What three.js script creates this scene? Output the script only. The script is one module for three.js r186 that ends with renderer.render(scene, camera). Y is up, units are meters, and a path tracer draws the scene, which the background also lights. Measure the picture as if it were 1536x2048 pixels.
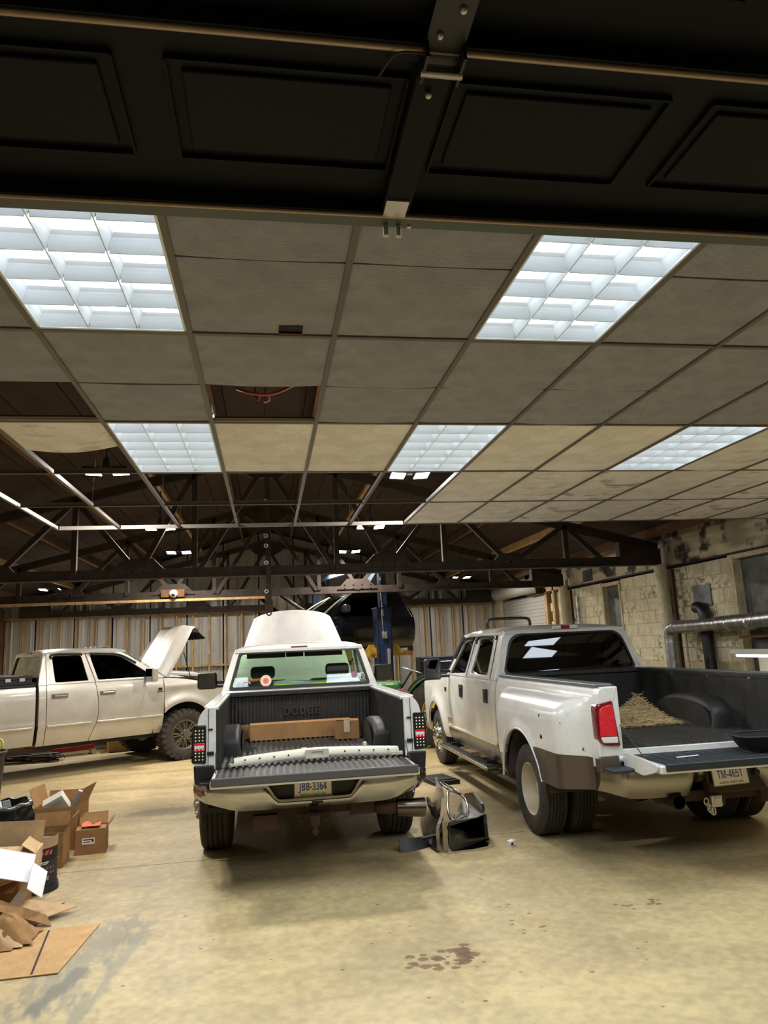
import * as THREE from 'three';
import { mergeGeometries } from 'three/addons/utils/BufferGeometryUtils.js';
import { RoundedBoxGeometry } from 'three/addons/geometries/RoundedBoxGeometry.js';
import { RectAreaLightUniformsLib } from 'three/addons/lights/RectAreaLightUniformsLib.js';
import { FontLoader } from 'three/addons/loaders/FontLoader.js';
import { TextGeometry } from 'three/addons/geometries/TextGeometry.js';

// ---------- camera, night outside, exposure ----------
const scene = new THREE.Scene();
const CAM_H = 1.8;
const camera = new THREE.PerspectiveCamera(2 * Math.atan(1024 / 1441.3) * 180 / Math.PI, 0.75, 0.05, 120);
camera.position.set(0, CAM_H, 0);
camera.rotation.order = 'YXZ';
camera.rotation.set(0.18403, -0.16482, -0.04445);
scene.background = new THREE.Color(0x05060a);
RectAreaLightUniformsLib.init();
const renderer = new THREE.WebGLRenderer({ antialias: true });
renderer.shadowMap.enabled = true;
renderer.toneMapping = THREE.LinearToneMapping;
renderer.toneMappingExposure = 1.2;
const TROFFER_GLOW = 5.4, TROFFER_LIGHT = 14, LED_GLOW = 22, LED_LIGHT = 560;   // radiance of tubes / panels and of the area lights in front of them
const COOL = 0xe9f4ff, LEDCOL = 0xfffaf4;

// ---------- small tools ----------
let seed = 1234567;
const rnd = () => { seed = (seed * 1664525 + 1013904223) >>> 0; return seed / 4294967296; };
const rr = (a, b) => a + (b - a) * rnd();
const V = (x, y, z) => new THREE.Vector3(x, y, z);
const clamp = (x, a, b) => Math.min(b, Math.max(a, x));
const lerp = (a, b, t) => a + (b - a) * t;
const smooth = (a, b, x) => { const t = clamp((x - a) / (b - a), 0, 1); return t * t * (3 - 2 * t); };
const mix3 = (a, b, t) => [lerp(a[0], b[0], t), lerp(a[1], b[1], t), lerp(a[2], b[2], t)];
// smooth interpolation through [[at, value], ...]
function prof(pts) {
  return y => {
    if (y <= pts[0][0]) return pts[0][1];
    for (let i = 1; i < pts.length; i++) if (y <= pts[i][0]) {
      const p0 = pts[Math.max(0, i - 2)], p1 = pts[i - 1], p2 = pts[i], p3 = pts[Math.min(pts.length - 1, i + 1)];
      const h = p2[0] - p1[0], t = (y - p1[0]) / h;
      const m1 = (p2[1] - p0[1]) / Math.max(1e-6, p2[0] - p0[0]) * h, m2 = (p3[1] - p1[1]) / Math.max(1e-6, p3[0] - p1[0]) * h;
      return (2 * t ** 3 - 3 * t * t + 1) * p1[1] + (t ** 3 - 2 * t * t + t) * m1 + (-2 * t ** 3 + 3 * t * t) * p2[1] + (t ** 3 - t * t) * m2;
    }
    return pts[pts.length - 1][1];
  };
}
function norm(g) {
  const h = g.index ? g.toNonIndexed() : g.clone();
  for (const k of Object.keys(h.attributes)) if (!['position', 'normal', 'uv'].includes(k)) h.deleteAttribute(k);
  if (!h.attributes.normal) h.computeVertexNormals();
  if (!h.attributes.uv) h.setAttribute('uv', new THREE.Float32BufferAttribute(new Float32Array(h.attributes.position.count * 2), 2));
  h.morphAttributes = {}; h.groups = [];
  return h;
}
const M = list => list.length === 1 ? norm(list[0]) : mergeGeometries(list.map(norm));
function T(g, x = 0, y = 0, z = 0, rx = 0, ry = 0, rz = 0, sx = 1, sy = sx, sz = sx) {
  const m = new THREE.Matrix4().compose(V(x, y, z), new THREE.Quaternion().setFromEuler(new THREE.Euler(rx, ry, rz)), V(sx, sy, sz));
  return g.applyMatrix4(m);
}
function bx(w, h, d, x = 0, y = 0, z = 0, r = 0, rx = 0, ry = 0, rz = 0) {
  const g = r ? new RoundedBoxGeometry(w, h, d, 2, Math.min(r, w / 2.01, h / 2.01, d / 2.01)) : new THREE.BoxGeometry(w, h, d);
  return T(g, x, y, z, rx, ry, rz);
}
function cy(r1, r2, h, x, y, z, axis = 'y', seg = 20, open = false) {
  const g = new THREE.CylinderGeometry(r1, r2, h, seg, 1, open);
  if (axis === 'x') g.rotateZ(-Math.PI / 2); if (axis === 'z') g.rotateX(Math.PI / 2);
  return g.translate(x, y, z);
}
const sp = (r, x, y, z, a = 12, b = 8) => new THREE.SphereGeometry(r, a, b).translate(x, y, z);
function tb(pts, r, seg = 0, rs = 8, closed = false) {
  const c = new THREE.CatmullRomCurve3(pts.map(p => Array.isArray(p) ? V(...p) : p), closed, 'catmullrom', 0.5);
  return new THREE.TubeGeometry(c, seg || pts.length * 6, r, rs, closed);
}
// straight bar with a rectangular section between two points
function bar(a, b, w, h, up = [0, 1, 0]) {
  const A = V(...a), B = V(...b), L = A.distanceTo(B);
  const g = new THREE.BoxGeometry(w, h, L);
  const m = new THREE.Matrix4().lookAt(A, B, V(...up)); m.setPosition(A.clone().add(B).multiplyScalar(0.5));
  return g.applyMatrix4(m);
}
function rod(a, b, r, seg = 10) {
  const A = V(...a), B = V(...b), L = A.distanceTo(B);
  const g = new THREE.CylinderGeometry(r, r, L, seg); g.rotateX(Math.PI / 2);
  const m = new THREE.Matrix4().lookAt(A, B, Math.abs(B.y - A.y) > 0.99 * L ? V(1, 0, 0) : V(0, 1, 0)); m.setPosition(A.clone().add(B).multiplyScalar(0.5));
  return g.applyMatrix4(m);
}
function shape(pts, holes = []) {
  const s = new THREE.Shape(pts.map(p => new THREE.Vector2(p[0], p[1])));
  for (const h of holes) s.holes.push(new THREE.Path(h.map(p => new THREE.Vector2(p[0], p[1]))));
  return s;
}
// polygon with rounded corners; r may be one number or one for each corner
function rpoly(pts, r, n = 5) {
  const out = [];
  pts.forEach((p, i) => {
    const a = pts[(i + pts.length - 1) % pts.length], b = pts[(i + 1) % pts.length], R = Array.isArray(r) ? r[i] : r;
    const da = Math.hypot(a[0] - p[0], a[1] - p[1]), db = Math.hypot(b[0] - p[0], b[1] - p[1]), q = Math.min(R, da * 0.48, db * 0.48);
    if (q < 1e-4) { out.push(p); return; }
    const A = [p[0] + (a[0] - p[0]) * q / da, p[1] + (a[1] - p[1]) * q / da], B = [p[0] + (b[0] - p[0]) * q / db, p[1] + (b[1] - p[1]) * q / db];
    for (let k = 0; k <= n; k++) { const t = k / n, u = 1 - t; out.push([u * u * A[0] + 2 * u * t * p[0] + t * t * B[0], u * u * A[1] + 2 * u * t * p[1] + t * t * B[1]]); }
  });
  return out;
}
const rrect = (x0, y0, x1, y1, r, n = 5) => rpoly([[x0, y0], [x1, y0], [x1, y1], [x0, y1]], r, n);
// extrusion of a 2D outline along z, centred on z = 0
function ex(pts, depth, bevel = 0, holes = []) {
  const g = new THREE.ExtrudeGeometry(shape(pts, holes), { depth: depth - 2 * bevel, bevelEnabled: bevel > 0, bevelThickness: bevel, bevelSize: bevel, bevelOffset: -bevel, bevelSegments: 2, curveSegments: 6 });
  return g.translate(0, 0, -depth / 2 + bevel);
}
function mapGeo(g, fn, flip = false) {
  const h = g.index ? g.toNonIndexed() : g, p = h.attributes.position;
  for (let i = 0; i < p.count; i++) { const q = fn(p.getX(i), p.getY(i), p.getZ(i)); p.setXYZ(i, q[0], q[1], q[2]); }
  if (flip) for (const k of ['position', 'uv']) { const a = h.attributes[k]; if (!a) continue; const n = a.itemSize;
    for (let i = 0; i < a.count; i += 3) for (let c = 0; c < n; c++) { const t = a.array[(i + 1) * n + c]; a.array[(i + 1) * n + c] = a.array[(i + 2) * n + c]; a.array[(i + 2) * n + c] = t; } }
  h.computeVertexNormals();
  return h;
}
// grid surface f(u, v) -> [x, y, z]; us / vs may be lists of parameters; off gives it a folded-back rim of that vector
function surf(us, vs, f, off = null, flip = false) {
  const U = Array.isArray(us) ? us : Array.from({ length: us + 1 }, (_, i) => i / us), W = Array.isArray(vs) ? vs : Array.from({ length: vs + 1 }, (_, i) => i / vs);
  const pos = [], uv = [], idx = [], nu = U.length, nv = W.length;
  for (const v of W) for (const u of U) { pos.push(...f(u, v)); uv.push(u, v); }
  const q = (a, b, c, d) => flip ? idx.push(a, c, b, a, d, c) : idx.push(a, b, c, a, c, d);
  for (let j = 0; j < nv - 1; j++) for (let i = 0; i < nu - 1; i++) { const a = j * nu + i; q(a, a + 1, a + nu + 1, a + nu); }
  const g = new THREE.BufferGeometry();
  g.setAttribute('position', new THREE.Float32BufferAttribute(pos, 3)); g.setAttribute('uv', new THREE.Float32BufferAttribute(uv, 2)); g.setIndex(idx); g.computeVertexNormals();
  if (!off) return g;
  const ring = [];
  for (let i = 0; i < nu; i++) ring.push(i); for (let j = 1; j < nv; j++) ring.push(j * nu + nu - 1);
  for (let i = nu - 2; i >= 0; i--) ring.push((nv - 1) * nu + i); for (let j = nv - 2; j > 0; j--) ring.push(j * nu);
  const sp2 = [], si = [], su = [];
  for (const k of ring) { const x = pos[3 * k], y = pos[3 * k + 1], z = pos[3 * k + 2]; sp2.push(x, y, z, x + off[0], y + off[1], z + off[2]); su.push(0, 0, 0, 0); }
  const n = ring.length;
  for (let i = 0; i < n; i++) { const a = 2 * i, b = 2 * ((i + 1) % n); flip ? si.push(a, b, a + 1, b, b + 1, a + 1) : si.push(a, a + 1, b, b, a + 1, b + 1); }
  const s = new THREE.BufferGeometry();
  s.setAttribute('position', new THREE.Float32BufferAttribute(sp2, 3)); s.setAttribute('uv', new THREE.Float32BufferAttribute(su, 2)); s.setIndex(si);
  const t = s.toNonIndexed(); t.computeVertexNormals();
  return M([g, t]);
}
// texture coordinates in metres / size, taken from the face direction
function boxUV(g, size = 1) {
  const h = norm(g), p = h.attributes.position, n = h.attributes.normal, uv = h.attributes.uv;
  for (let i = 0; i < p.count; i++) {
    const ax = Math.abs(n.getX(i)), ay = Math.abs(n.getY(i)), az = Math.abs(n.getZ(i)), x = p.getX(i), y = p.getY(i), z = p.getZ(i);
    if (ay >= ax && ay >= az) uv.setXY(i, x / size, z / size); else if (ax >= az) uv.setXY(i, z / size, y / size); else uv.setXY(i, x / size, y / size);
  }
  return h;
}
const names = {};
function numbered(n) { const k = names[n] = (names[n] ?? -1) + 1; return k ? `${n}_${String(k).padStart(3, '0')}` : n; }
function shade(o) { o.castShadow = true; o.receiveShadow = true; return o; }
function thing(name, label, category, at = [0, 0, 0], turn = 0, group) {
  const o = new THREE.Group(); o.name = numbered(name); o.position.set(...at); o.rotation.y = turn; o.userData = { label, category };
  if (group) o.userData.group = group; scene.add(o); return o;
}
function part(parent, name, geos, mat, label) {
  let g = Array.isArray(geos) ? M(geos) : geos;
  if (mat.userData.metres) g = boxUV(g, mat.userData.metres);
  const m = shade(new THREE.Mesh(g, mat)); m.name = name; if (label) m.userData.label = label; parent.add(m); return m;
}
function solo(name, label, category, geos, mat, at = [0, 0, 0], turn = 0, group) {
  let g = Array.isArray(geos) ? M(geos) : geos; if (mat.userData.metres) g = boxUV(g, mat.userData.metres);
  const m = shade(new THREE.Mesh(g, mat)); m.name = numbered(name); m.position.set(...at); m.rotation.y = turn; m.userData = { label, category }; if (group) m.userData.group = group; scene.add(m); return m;
}
function struct(name, geos, mat, label, category) {
  const m = part(scene, name, geos, mat, label); m.userData = { label, category, kind: 'structure' }; return m;
}
function dup(src, at, turn, label) { const r = src.clone(); r.name = numbered(src.name.replace(/_\d+$/, '')); r.position.set(...at); if (turn !== undefined) r.rotation.y = turn; r.userData = { ...src.userData, label }; scene.add(r); return r; }

// ---------- noise and textures ----------
function vnoise(sd) {
  const t = new Float32Array(65536); let s = sd * 7919 + 13; for (let i = 0; i < 65536; i++) { s = (s * 1664525 + 1013904223) >>> 0; t[i] = s / 4294967296; }
  return (x, y, per = 256) => {
    const xi = Math.floor(x), yi = Math.floor(y); let fx = x - xi, fy = y - yi; fx = fx * fx * (3 - 2 * fx); fy = fy * fy * (3 - 2 * fy);
    const a = ((xi % per) + per) % per, b = (a + 1) % per, c = ((yi % per) + per) % per, d = (c + 1) % per;
    const p = t[(c << 8 | a)], q = t[(c << 8 | b)], r = t[(d << 8 | a)], w = t[(d << 8 | b)];
    return p + (q - p) * fx + (r - p) * fy + (p - q - r + w) * fx * fy;
  };
}
const N1 = vnoise(1), N2 = vnoise(2), N3 = vnoise(3);
function fbm(n, x, y, oct = 4, per = 256) { let s = 0, a = 0.5, k = 1; for (let i = 0; i < oct; i++) { s += a * n(x * k, y * k, Math.min(256, per * k)); a *= 0.5; k *= 2; } return s / (1 - Math.pow(0.5, oct)); }
function dataTex(w, h, fn, srgb = true) {
  const d = new Uint8Array(w * h * 4);
  for (let j = 0; j < h; j++) for (let i = 0; i < w; i++) { const c = fn(i / w, j / h, i, j), k = 4 * (j * w + i); d[k] = clamp(c[0], 0, 255); d[k + 1] = clamp(c[1], 0, 255); d[k + 2] = clamp(c[2], 0, 255); d[k + 3] = 255; }
  const t = new THREE.DataTexture(d, w, h); t.magFilter = THREE.LinearFilter; t.minFilter = THREE.LinearMipmapLinearFilter; t.generateMipmaps = true; t.wrapS = t.wrapT = THREE.RepeatWrapping;
  if (srgb) t.colorSpace = THREE.SRGBColorSpace; t.needsUpdate = true; return t;
}
const grey = v => [v, v, v];
function canvasTex(w, h, draw) { const c = document.createElement('canvas'); c.width = w; c.height = h; draw(c.getContext('2d'), w, h); const t = new THREE.CanvasTexture(c); t.colorSpace = THREE.SRGBColorSpace; return t; }

// ---------- materials ----------
const D = THREE.DoubleSide;
const std = (color, roughness = 0.6, metalness = 0, more = {}) => new THREE.MeshStandardMaterial({ color, roughness, metalness, side: D, ...more });
const phys = (color, roughness, metalness, more) => new THREE.MeshPhysicalMaterial({ color, roughness, metalness, side: D, ...more });
const metres = (m, s) => { m.userData.metres = s; return m; };
const glass = (color, more = {}) => phys(color, 0.02, 0, { transmission: 1, thickness: 0, ior: 1.5, ...more });
const MT = {};
{
  const wood = dataTex(256, 256, (u, v) => { const g = fbm(N1, u * 32, v * 3, 3, 32), k = fbm(N2, u * 4, v * 2, 2, 4); const t = 0.75 + 0.32 * g - 0.15 * k; return [205 * t, 165 * t, 108 * t]; });
  MT.stud = metres(std(0xffffff, 0.8, 0, { map: wood }), 0.6);
  MT.oldwood = metres(std(0x8a7762, 0.9, 0, { map: wood }), 0.8);
  const steelT = dataTex(256, 256, (u, v) => { const g = fbm(N1, u * 12, v * 12, 4, 12), s = fbm(N2, u * 40, v * 40, 2, 40); return grey(120 + 110 * g * 0.9 + 30 * s); });
  MT.truss = metres(std(0x46372a, 0.75, 0.1, { map: steelT }), 1.2);
  MT.galv = metres(std(0xe6e6e2, 0.34, 0.85, { map: steelT }), 0.7);
  const tinT = dataTex(256, 256, (u, v) => { const g = fbm(N1, u * 24, v * 3, 4, 24), s = fbm(N2, u * 3, v * 2, 2, 3); return grey(196 + 36 * g + 20 * s); });
  MT.tin = metres(std(0xc9c3b4, 0.45, 0.35, { map: tinT }), 1.83);
  const kraft = dataTex(512, 512, (u, v) => { const f = fbm(N2, u * 96, v * 24, 2, 96), b = fbm(N1, u * 6, v * 6, 4, 6); const t = 0.86 + 0.1 * f + 0.18 * (b - 0.5); return [200 * t, 166 * t, 120 * t]; });
  MT.card = metres(std(0xffffff, 0.85, 0, { map: kraft }), 0.5);
  MT.cardDark = metres(std(0xcdb79c, 0.85, 0, { map: kraft }), 0.5);
  MT.cardPale = metres(std(0xfff2dc, 0.85, 0, { map: kraft }), 0.5);
  const rubb = dataTex(256, 256, (u, v) => { const g = fbm(N1, u * 24, v * 24, 3, 24), k = fbm(N3, u * 5, v * 5, 3, 5); const t = 0.55 + 0.5 * g + 0.3 * k; return [60 * t, 57 * t, 52 * t]; });
  MT.tyre = metres(std(0xfff4e4, 0.85, 0, { map: rubb }), 0.4);
  MT.liner = metres(std(0xa8a8a6, 0.55, 0, { map: rubb }), 0.8);
  const dust = dataTex(512, 512, (u, v) => { const g = fbm(N1, u * 8, v * 8, 5, 8), s = fbm(N3, u * 64, v * 64, 2, 64); return grey(222 + 24 * g - 14 * Math.max(0, s - 0.62) * 3); });
  MT.white = metres(phys(0xe9e6de, 0.3, 0, { map: dust, clearcoat: 0.7, clearcoatRoughness: 0.08 }), 1.6);
  MT.silver = metres(phys(0xc9c2b4, 0.38, 0.35, { map: dust, clearcoat: 0.8, clearcoatRoughness: 0.08 }), 1.6);
  MT.black = phys(0x05060a, 0.25, 0, { clearcoat: 1, clearcoatRoughness: 0.06 });
  MT.bronze = metres(phys(0x574a3c, 0.35, 0.15, { map: dust, clearcoat: 0.6, clearcoatRoughness: 0.15 }), 1.6);
}
MT.chrome = std(0xbab8b4, 0.16, 1);
MT.chromeDull = std(0x9d978c, 0.27, 1);
MT.alu = std(0xc9c6c0, 0.35, 0.9);
MT.dark = std(0x141416, 0.7);
MT.trimBlack = std(0x0d0d0e, 0.45);
MT.under = std(0x1a1714, 0.9);
MT.rust = std(0x4a372b, 0.85, 0.3);
MT.interior = std(0x3b3a38, 0.9);
MT.seat = std(0x232326, 0.9);
const lensT = dataTex(64, 64, (u, v) => grey(128 + 120 * Math.sin(u * 6.283) * Math.sin(v * 6.283)), false); lensT.repeat.set(60, 60);
MT.red = phys(0xd31626, 0.14, 0, { clearcoat: 0.6, bumpMap: lensT, bumpScale: 0.003 });
MT.redGlow = std(0xe01030, 0.2, 0);
MT.clearLens = phys(0xd9d6d0, 0.12, 0, { clearcoat: 1 });
MT.tint = glass(0x1c2224);
MT.tintDeep = glass(0x14181a);
MT.clear = glass(0xd3e6d6);
MT.paint = { white: 0 };
const _f = new FontLoader();
const FONT = await _f.loadAsync('fonts/droid/droid_sans_bold.typeface.json');
// ---------- the building ----------
const XW = 6.15, XL = -6.6, ZB = -19.3, ZF = 1.3, CEIL = 3.132;
{
  // concrete floor: two pours with a sawn joint between them
  const stain = (X, Z, x, z, rx, rz, a = 0) => { const dx = X - x, dz = Z - z, c = Math.cos(a), s = Math.sin(a); return Math.hypot((dx * c + dz * s) / rx, (-dx * s + dz * c) / rz); };
  const drops = []; { let s0 = seed; seed = 77; for (let i = 0; i < 26; i++) drops.push([rr(0.76, 1.2), rr(-4.66, -4.36), rr(0.008, 0.032)]); for (let i = 0; i < 8; i++) drops.push([rr(1.05, 1.17), rr(-4.62, -4.4), rr(0.02, 0.04)]);
    for (let i = 0; i < 12; i++) drops.push([rr(1.5, 1.72), rr(-5.25, -4.7), rr(0.006, 0.018)]); for (let i = 0; i < 12; i++) drops.push([rr(2.3, 2.6), rr(-5.05, -4.95), rr(0.006, 0.02)]);
    for (let i = 0; i < 60; i++) drops.push([rr(-2, 3.5), rr(-7, -3.2), rr(0.004, 0.012)]); seed = s0; }
  const floorCol = (X, Z, near) => {
    const big = fbm(N1, X * 0.55 + 9, Z * 0.55 + 40, 4), mid = fbm(N2, X * 2.3 + 3, Z * 2.3 + 90, 4), fine = fbm(N3, X * 22 + 100, Z * 22 + 100, 3), swirl = fbm(N1, X * 1.1 + mid * 2.2, Z * 3.2 + big * 3 + 50, 4);
    let c = mix3([204, 184, 141], [172, 155, 120], smooth(0.3, 0.72, big * 0.6 + swirl * 0.4));
    c = mix3(c, [214, 196, 152], 0.4 * smooth(0.45, 0.85, mid));
    c = mix3(c, [146, 131, 104], 0.35 * smooth(0.52, 0.8, fbm(N3, X * 0.9 + 17, Z * 1.4 + 71, 5)));
    const t = (0.9 + 0.2 * fine) * 0.93; c = [c[0] * t, c[1] * t * 0.98, c[2] * t * 0.91];
    if (near) {
      // grey green scuffed track and dark wet drops
      const seg = (ax, az, bx2, bz, w) => { const ux = bx2 - ax, uz = bz - az, k = clamp(((X - ax) * ux + (Z - az) * uz) / (ux * ux + uz * uz), 0, 1); return Math.hypot(X - ax - k * ux, Z - az - k * uz) / w; };
      const scr = fbm(N2, X * 26 - Z * 4, Z * 7 + X * 2, 5) - 0.5, scf = fbm(N3, X * 60, Z * 16, 3) - 0.5;
      let d = seg(-0.84, -5.6, -1.0, -4.2, 0.05) + scr * 3; c = mix3(c, [122, 119, 102], 0.6 * (1 - smooth(0.4, 1.8, d)));
      d = seg(-1.02, -5.62, -1.26, -4.5, 0.14) + scr * 2.4 + scf; c = mix3(c, [116, 113, 98], 0.55 * (1 - smooth(0.3, 1.5, d)));
      d = seg(-1.12, -4.9, -1.24, -4.45, 0.05) + scr * 2; c = mix3(c, [92, 90, 82], 0.6 * (1 - smooth(0.4, 1.6, d)));
      d = stain(X, Z, -1.05, -6.6, 0.22, 0.2) + (fbm(N2, X * 8 + 3, Z * 8, 3) - 0.5) * 0.9; c = mix3(c, [140, 122, 92], 0.5 * (1 - smooth(0.75, 1, d)));
      for (const [dx, dz, r] of drops) { if (Math.abs(X - dx) > 0.08 || Math.abs(Z - dz) > 0.06) continue; d = stain(X, Z, dx, dz, r * 1.3, r) + (fbm(N3, X * 60, Z * 60, 2) - 0.5) * 0.7; c = mix3(c, [98, 72, 48], 0.75 * (1 - smooth(0.8, 1.05, d))); }
    } else {
      let d = stain(X, Z, -1.3, -9.3, 0.35, 0.22) + (fbm(N2, X * 6 + 3, Z * 6, 3) - 0.5); c = mix3(c, [120, 104, 78], 0.55 * (1 - smooth(0.75, 1, d)));
      c = mix3(c, [140, 118, 80], 0.4 * smooth(0.52, 0.7, fbm(N2, X * 0.5 + 31, Z * 3 + 7, 4)));
    }
    return c;
  };
  const slab = (x0, x1, z0, z1, size, near) => {
    const map = dataTex(size, size, (u, v) => floorCol(lerp(x0, x1, u), lerp(z0, z1, v), near));
    const bump = dataTex(512, 512, (u, v) => grey(128 + 110 * (fbm(N3, u * 64, v * 64, 3, 64) - 0.5)), false); bump.repeat.set(6, 6);
    const m = std(0xffffff, 0.62, 0, { map, bumpMap: bump, bumpScale: 0.0015 });
    const g = norm(new THREE.BoxGeometry(x1 - x0, 0.15, z1 - z0).translate((x0 + x1) / 2, -0.075, (z0 + z1) / 2)), p = g.attributes.position, uv = g.attributes.uv;
    for (let i = 0; i < p.count; i++) uv.setXY(i, (p.getX(i) - x0) / (x1 - x0), (p.getZ(i) - z0) / (z1 - z0));
    return [g, m];
  };
  const F = new THREE.Group(); F.name = 'floor'; F.userData = { kind: 'structure', label: 'bare tan concrete floor with stains and a sawn joint', category: 'floor' }; scene.add(F);
  const J = -7.05, parts2 = [[-3.4, 6.2, J + 0.005, ZF + 0.3, 2048, true], [-7, -3.404, J + 0.005, ZF + 0.3, 256, true], [-7, 6.2, ZB - 0.2, J - 0.005, 1536, false]];
  for (const a of parts2) { const [g, m] = slab(...a); const o = shade(new THREE.Mesh(g, m)); o.name = 'floor_slab'; F.add(o); }
  part(F, 'sub_base', bx(14, 0.1, 22, -0.4, -0.17, -9), MT.under);
}
{
  // back wall: ribbed metal sheets behind timber studs
  const W = new THREE.Group(); W.name = 'wall_back'; W.userData = { kind: 'structure', label: 'ribbed metal back wall with bare timber studs', category: 'wall' }; scene.add(W);
  const roofY = x => lerp(4.95, 3.2, Math.min(1, Math.abs(x) / 6.3));
  const sheetW = 0.914;
  for (let k = 0, x = XL; x < XW - 0.05; k++, x += sheetW) {
    const x1 = Math.min(x + sheetW - 0.004, XW), pts = [];
    for (let i = 0; x + i * 0.2285 < x1; i++) { const a = x + i * 0.2285; for (const [o, d] of [[0, 0], [0.07, 0], [0.085, 0.022], [0.115, 0.022], [0.13, 0], [0.15, 0.004], [0.175, 0.004], [0.19, 0], [0.2285, 0]]) if (a + o <= x1) pts.push([a + o, d]); }
    const g = surf(pts.map((_, i) => i), [0, 1], (i, v) => [pts[i][0], v ? roofY(pts[i][0]) : 0, ZB + pts[i][1]]);
    const o = part(W, 'metal_sheet', g, MT.tin); 
  }
  part(W, 'outer_sheathing', ex([[XL - 0.1, -0.05], [XW + 0.1, -0.05], [XW + 0.1, 3.3], [0, 5.1], [XL - 0.1, 3.3]], 0.05).translate(0, 0, ZB - 0.05), MT.dark);
  const top = 2.86;
  for (let x = XL + 0.25; x < 5.9; x += 0.406) part(W, 'stud', bx(0.04, top - 0.1, 0.09, x + rr(-0.01, 0.01), 0.04 + (top - 0.1) / 2, ZB + 0.09), MT.stud);
  part(W, 'top_plate', bx(12.4, 0.05, 0.09, -0.25, top - 0.02, ZB + 0.09), MT.stud);
  part(W, 'bottom_plate', bx(12.4, 0.04, 0.09, -0.25, 0.02, ZB + 0.09), MT.stud);
  for (let x = -3.3; x < -0.3; x += 0.406) part(W, 'blocking', bx(0.36, 0.045, 0.09, x, 1.52, ZB + 0.09), MT.stud);
  for (let x = 1.7; x < 2.9; x += 0.406) part(W, 'blocking', bx(0.36, 0.045, 0.09, x, 1.5, ZB + 0.09), MT.stud);
  // stout corner post
  const c = struct('trim_1', [bx(0.2, 3.1, 0.2, XL + 0.13, 1.55, ZB + 0.35, 0.01)], MT.oldwood, 'grey timber corner post beside the studs', 'post');
}
{
  // right wall: painted concrete block, with a deep beam course above
  const W = new THREE.Group(); W.name = 'wall_right'; W.userData = { kind: 'structure', label: 'dirty cream concrete block wall with blocked-up doorways', category: 'wall' }; scene.add(W);
  const bt = k => dataTex(128, 64, (u, v) => {
    const g = fbm(N1, u * 8 + k * 3, v * 4 + k, 4), f = fbm(N3, u * 48, v * 24 + k * 7, 2), s = fbm(N2, u * 6 + k * 11, v * 5 + k * 5, 4);
    let c = mix3([210, 199, 166], [192, 180, 148], smooth(0.35, 0.7, g)); c = mix3(c, [92, 84, 62], [0.06, 0.12, 0.35, 0.08, 0.6, 0.1][k] * smooth(0.5, 0.66, s)); const t = 0.9 + 0.18 * f; return [c[0] * t, c[1] * t, c[2] * t];
  });
  const mats = [0, 1, 2, 3, 4, 5].map(k => std(0xffffff, 0.9, 0, { map: bt(k) }));
  const geo = L => boxUVface(bx(0.05, 0.19, L - 0.01, 0, 0, 0, 0.006), L);
  function boxUVface(g, L) { const h = norm(g), p = h.attributes.position, uv = h.attributes.uv; for (let i = 0; i < p.count; i++) uv.setXY(i, p.getZ(i) / L + 0.5, p.getY(i) / 0.2 + 0.5); return h; }
  const full = geo(0.406), half = geo(0.203);
  const doors = [[-12.62, -11.95, 2.72], [-8.78, -7.0, 2.76]];
  const Y0 = 1.38, rows = 7;
  const open = z => doors.some(([a, b]) => z > a - 0.05 && z < b + 0.05);
  for (let r = 0; r < rows; r++) for (let k = 0; k < 20; k++) {
    let z = -7.2 - k * 0.406 - (r % 2) * 0.203; const y = Y0 + 0.1 + r * 0.2;
    let L = 0.406;
    for (const [a, b] of doors) { if (z + 0.2 > a && z - 0.2 < b) { const in1 = z + 0.2 - b, in0 = a - (z - 0.2); if (in1 > 0.15) { L = 0.203; z = b + 0.1015 + 0.0; } else if (in0 > 0.15) { L = 0.203; z = a - 0.1015; } else L = 0; } }
    if (!L) continue;
    const nearCol = Math.abs(z + 10.1) < 0.7 || z > -7.8;
    const m = mats[nearCol && rnd() < 0.6 ? (rnd() < 0.5 ? 2 : 4) : Math.floor(rnd() * 4)];
    const o = shade(new THREE.Mesh(L > 0.3 ? full : half, m)); o.name = 'block'; o.position.set(XW + 0.02 + rr(-0.0015, 0.0015), y, z); W.add(o);
  }
  const mortar = metres(std(0xf2efe8, 0.95, 0, { map: bt(1) }), 1);
  part(W, 'mortar_core', [bx(0.2, 2.78, 3.13, XW + 0.105, 1.39, -8.8 - 1.565), bx(0.2, 2.78, 2.35, XW + 0.105, 1.39, -12.65 - 1.175), bx(0.2, 3.2, 0.9, XW + 0.105, 1.6, -18.85), bx(0.2, 2.78, 8.4, XW + 0.105, 1.39, -2.85)], mortar);
  const dirty = dataTex(1024, 256, (u, v) => {
    const z = u * 14, g = fbm(N1, u * 20, v * 4, 5), drip = fbm(N2, u * 60, v * 2.2, 4), low = fbm(N3, u * 9, v * 3 + 4, 4);
    let c = mix3([190, 178, 146], [150, 138, 110], smooth(0.3, 0.7, g)); c = mix3(c, [34, 28, 22], smooth(0.48, 0.62, drip * 0.6 + low * 0.4 + 0.16 * (v - 0.55)) * 0.92); return c;
  });
  const bm = std(0xffffff, 0.9, 0, { map: dirty });
  const beam = bx(0.24, 0.56, 16.6, XW + 0.1, 3.11, -8.3 + 0.0); { const p = beam.attributes.position, uv = beam.attributes.uv; for (let i = 0; i < p.count; i++) uv.setXY(i, (p.getZ(i) + 17) / 14, (p.getY(i) - 2.8) / 0.56); }
  part(W, 'concrete_beam', beam, bm);
  part(W, 'ledge_strip', bx(0.03, 0.025, 16.4, XW - 0.03, 2.815, -8.2), MT.truss);
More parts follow.
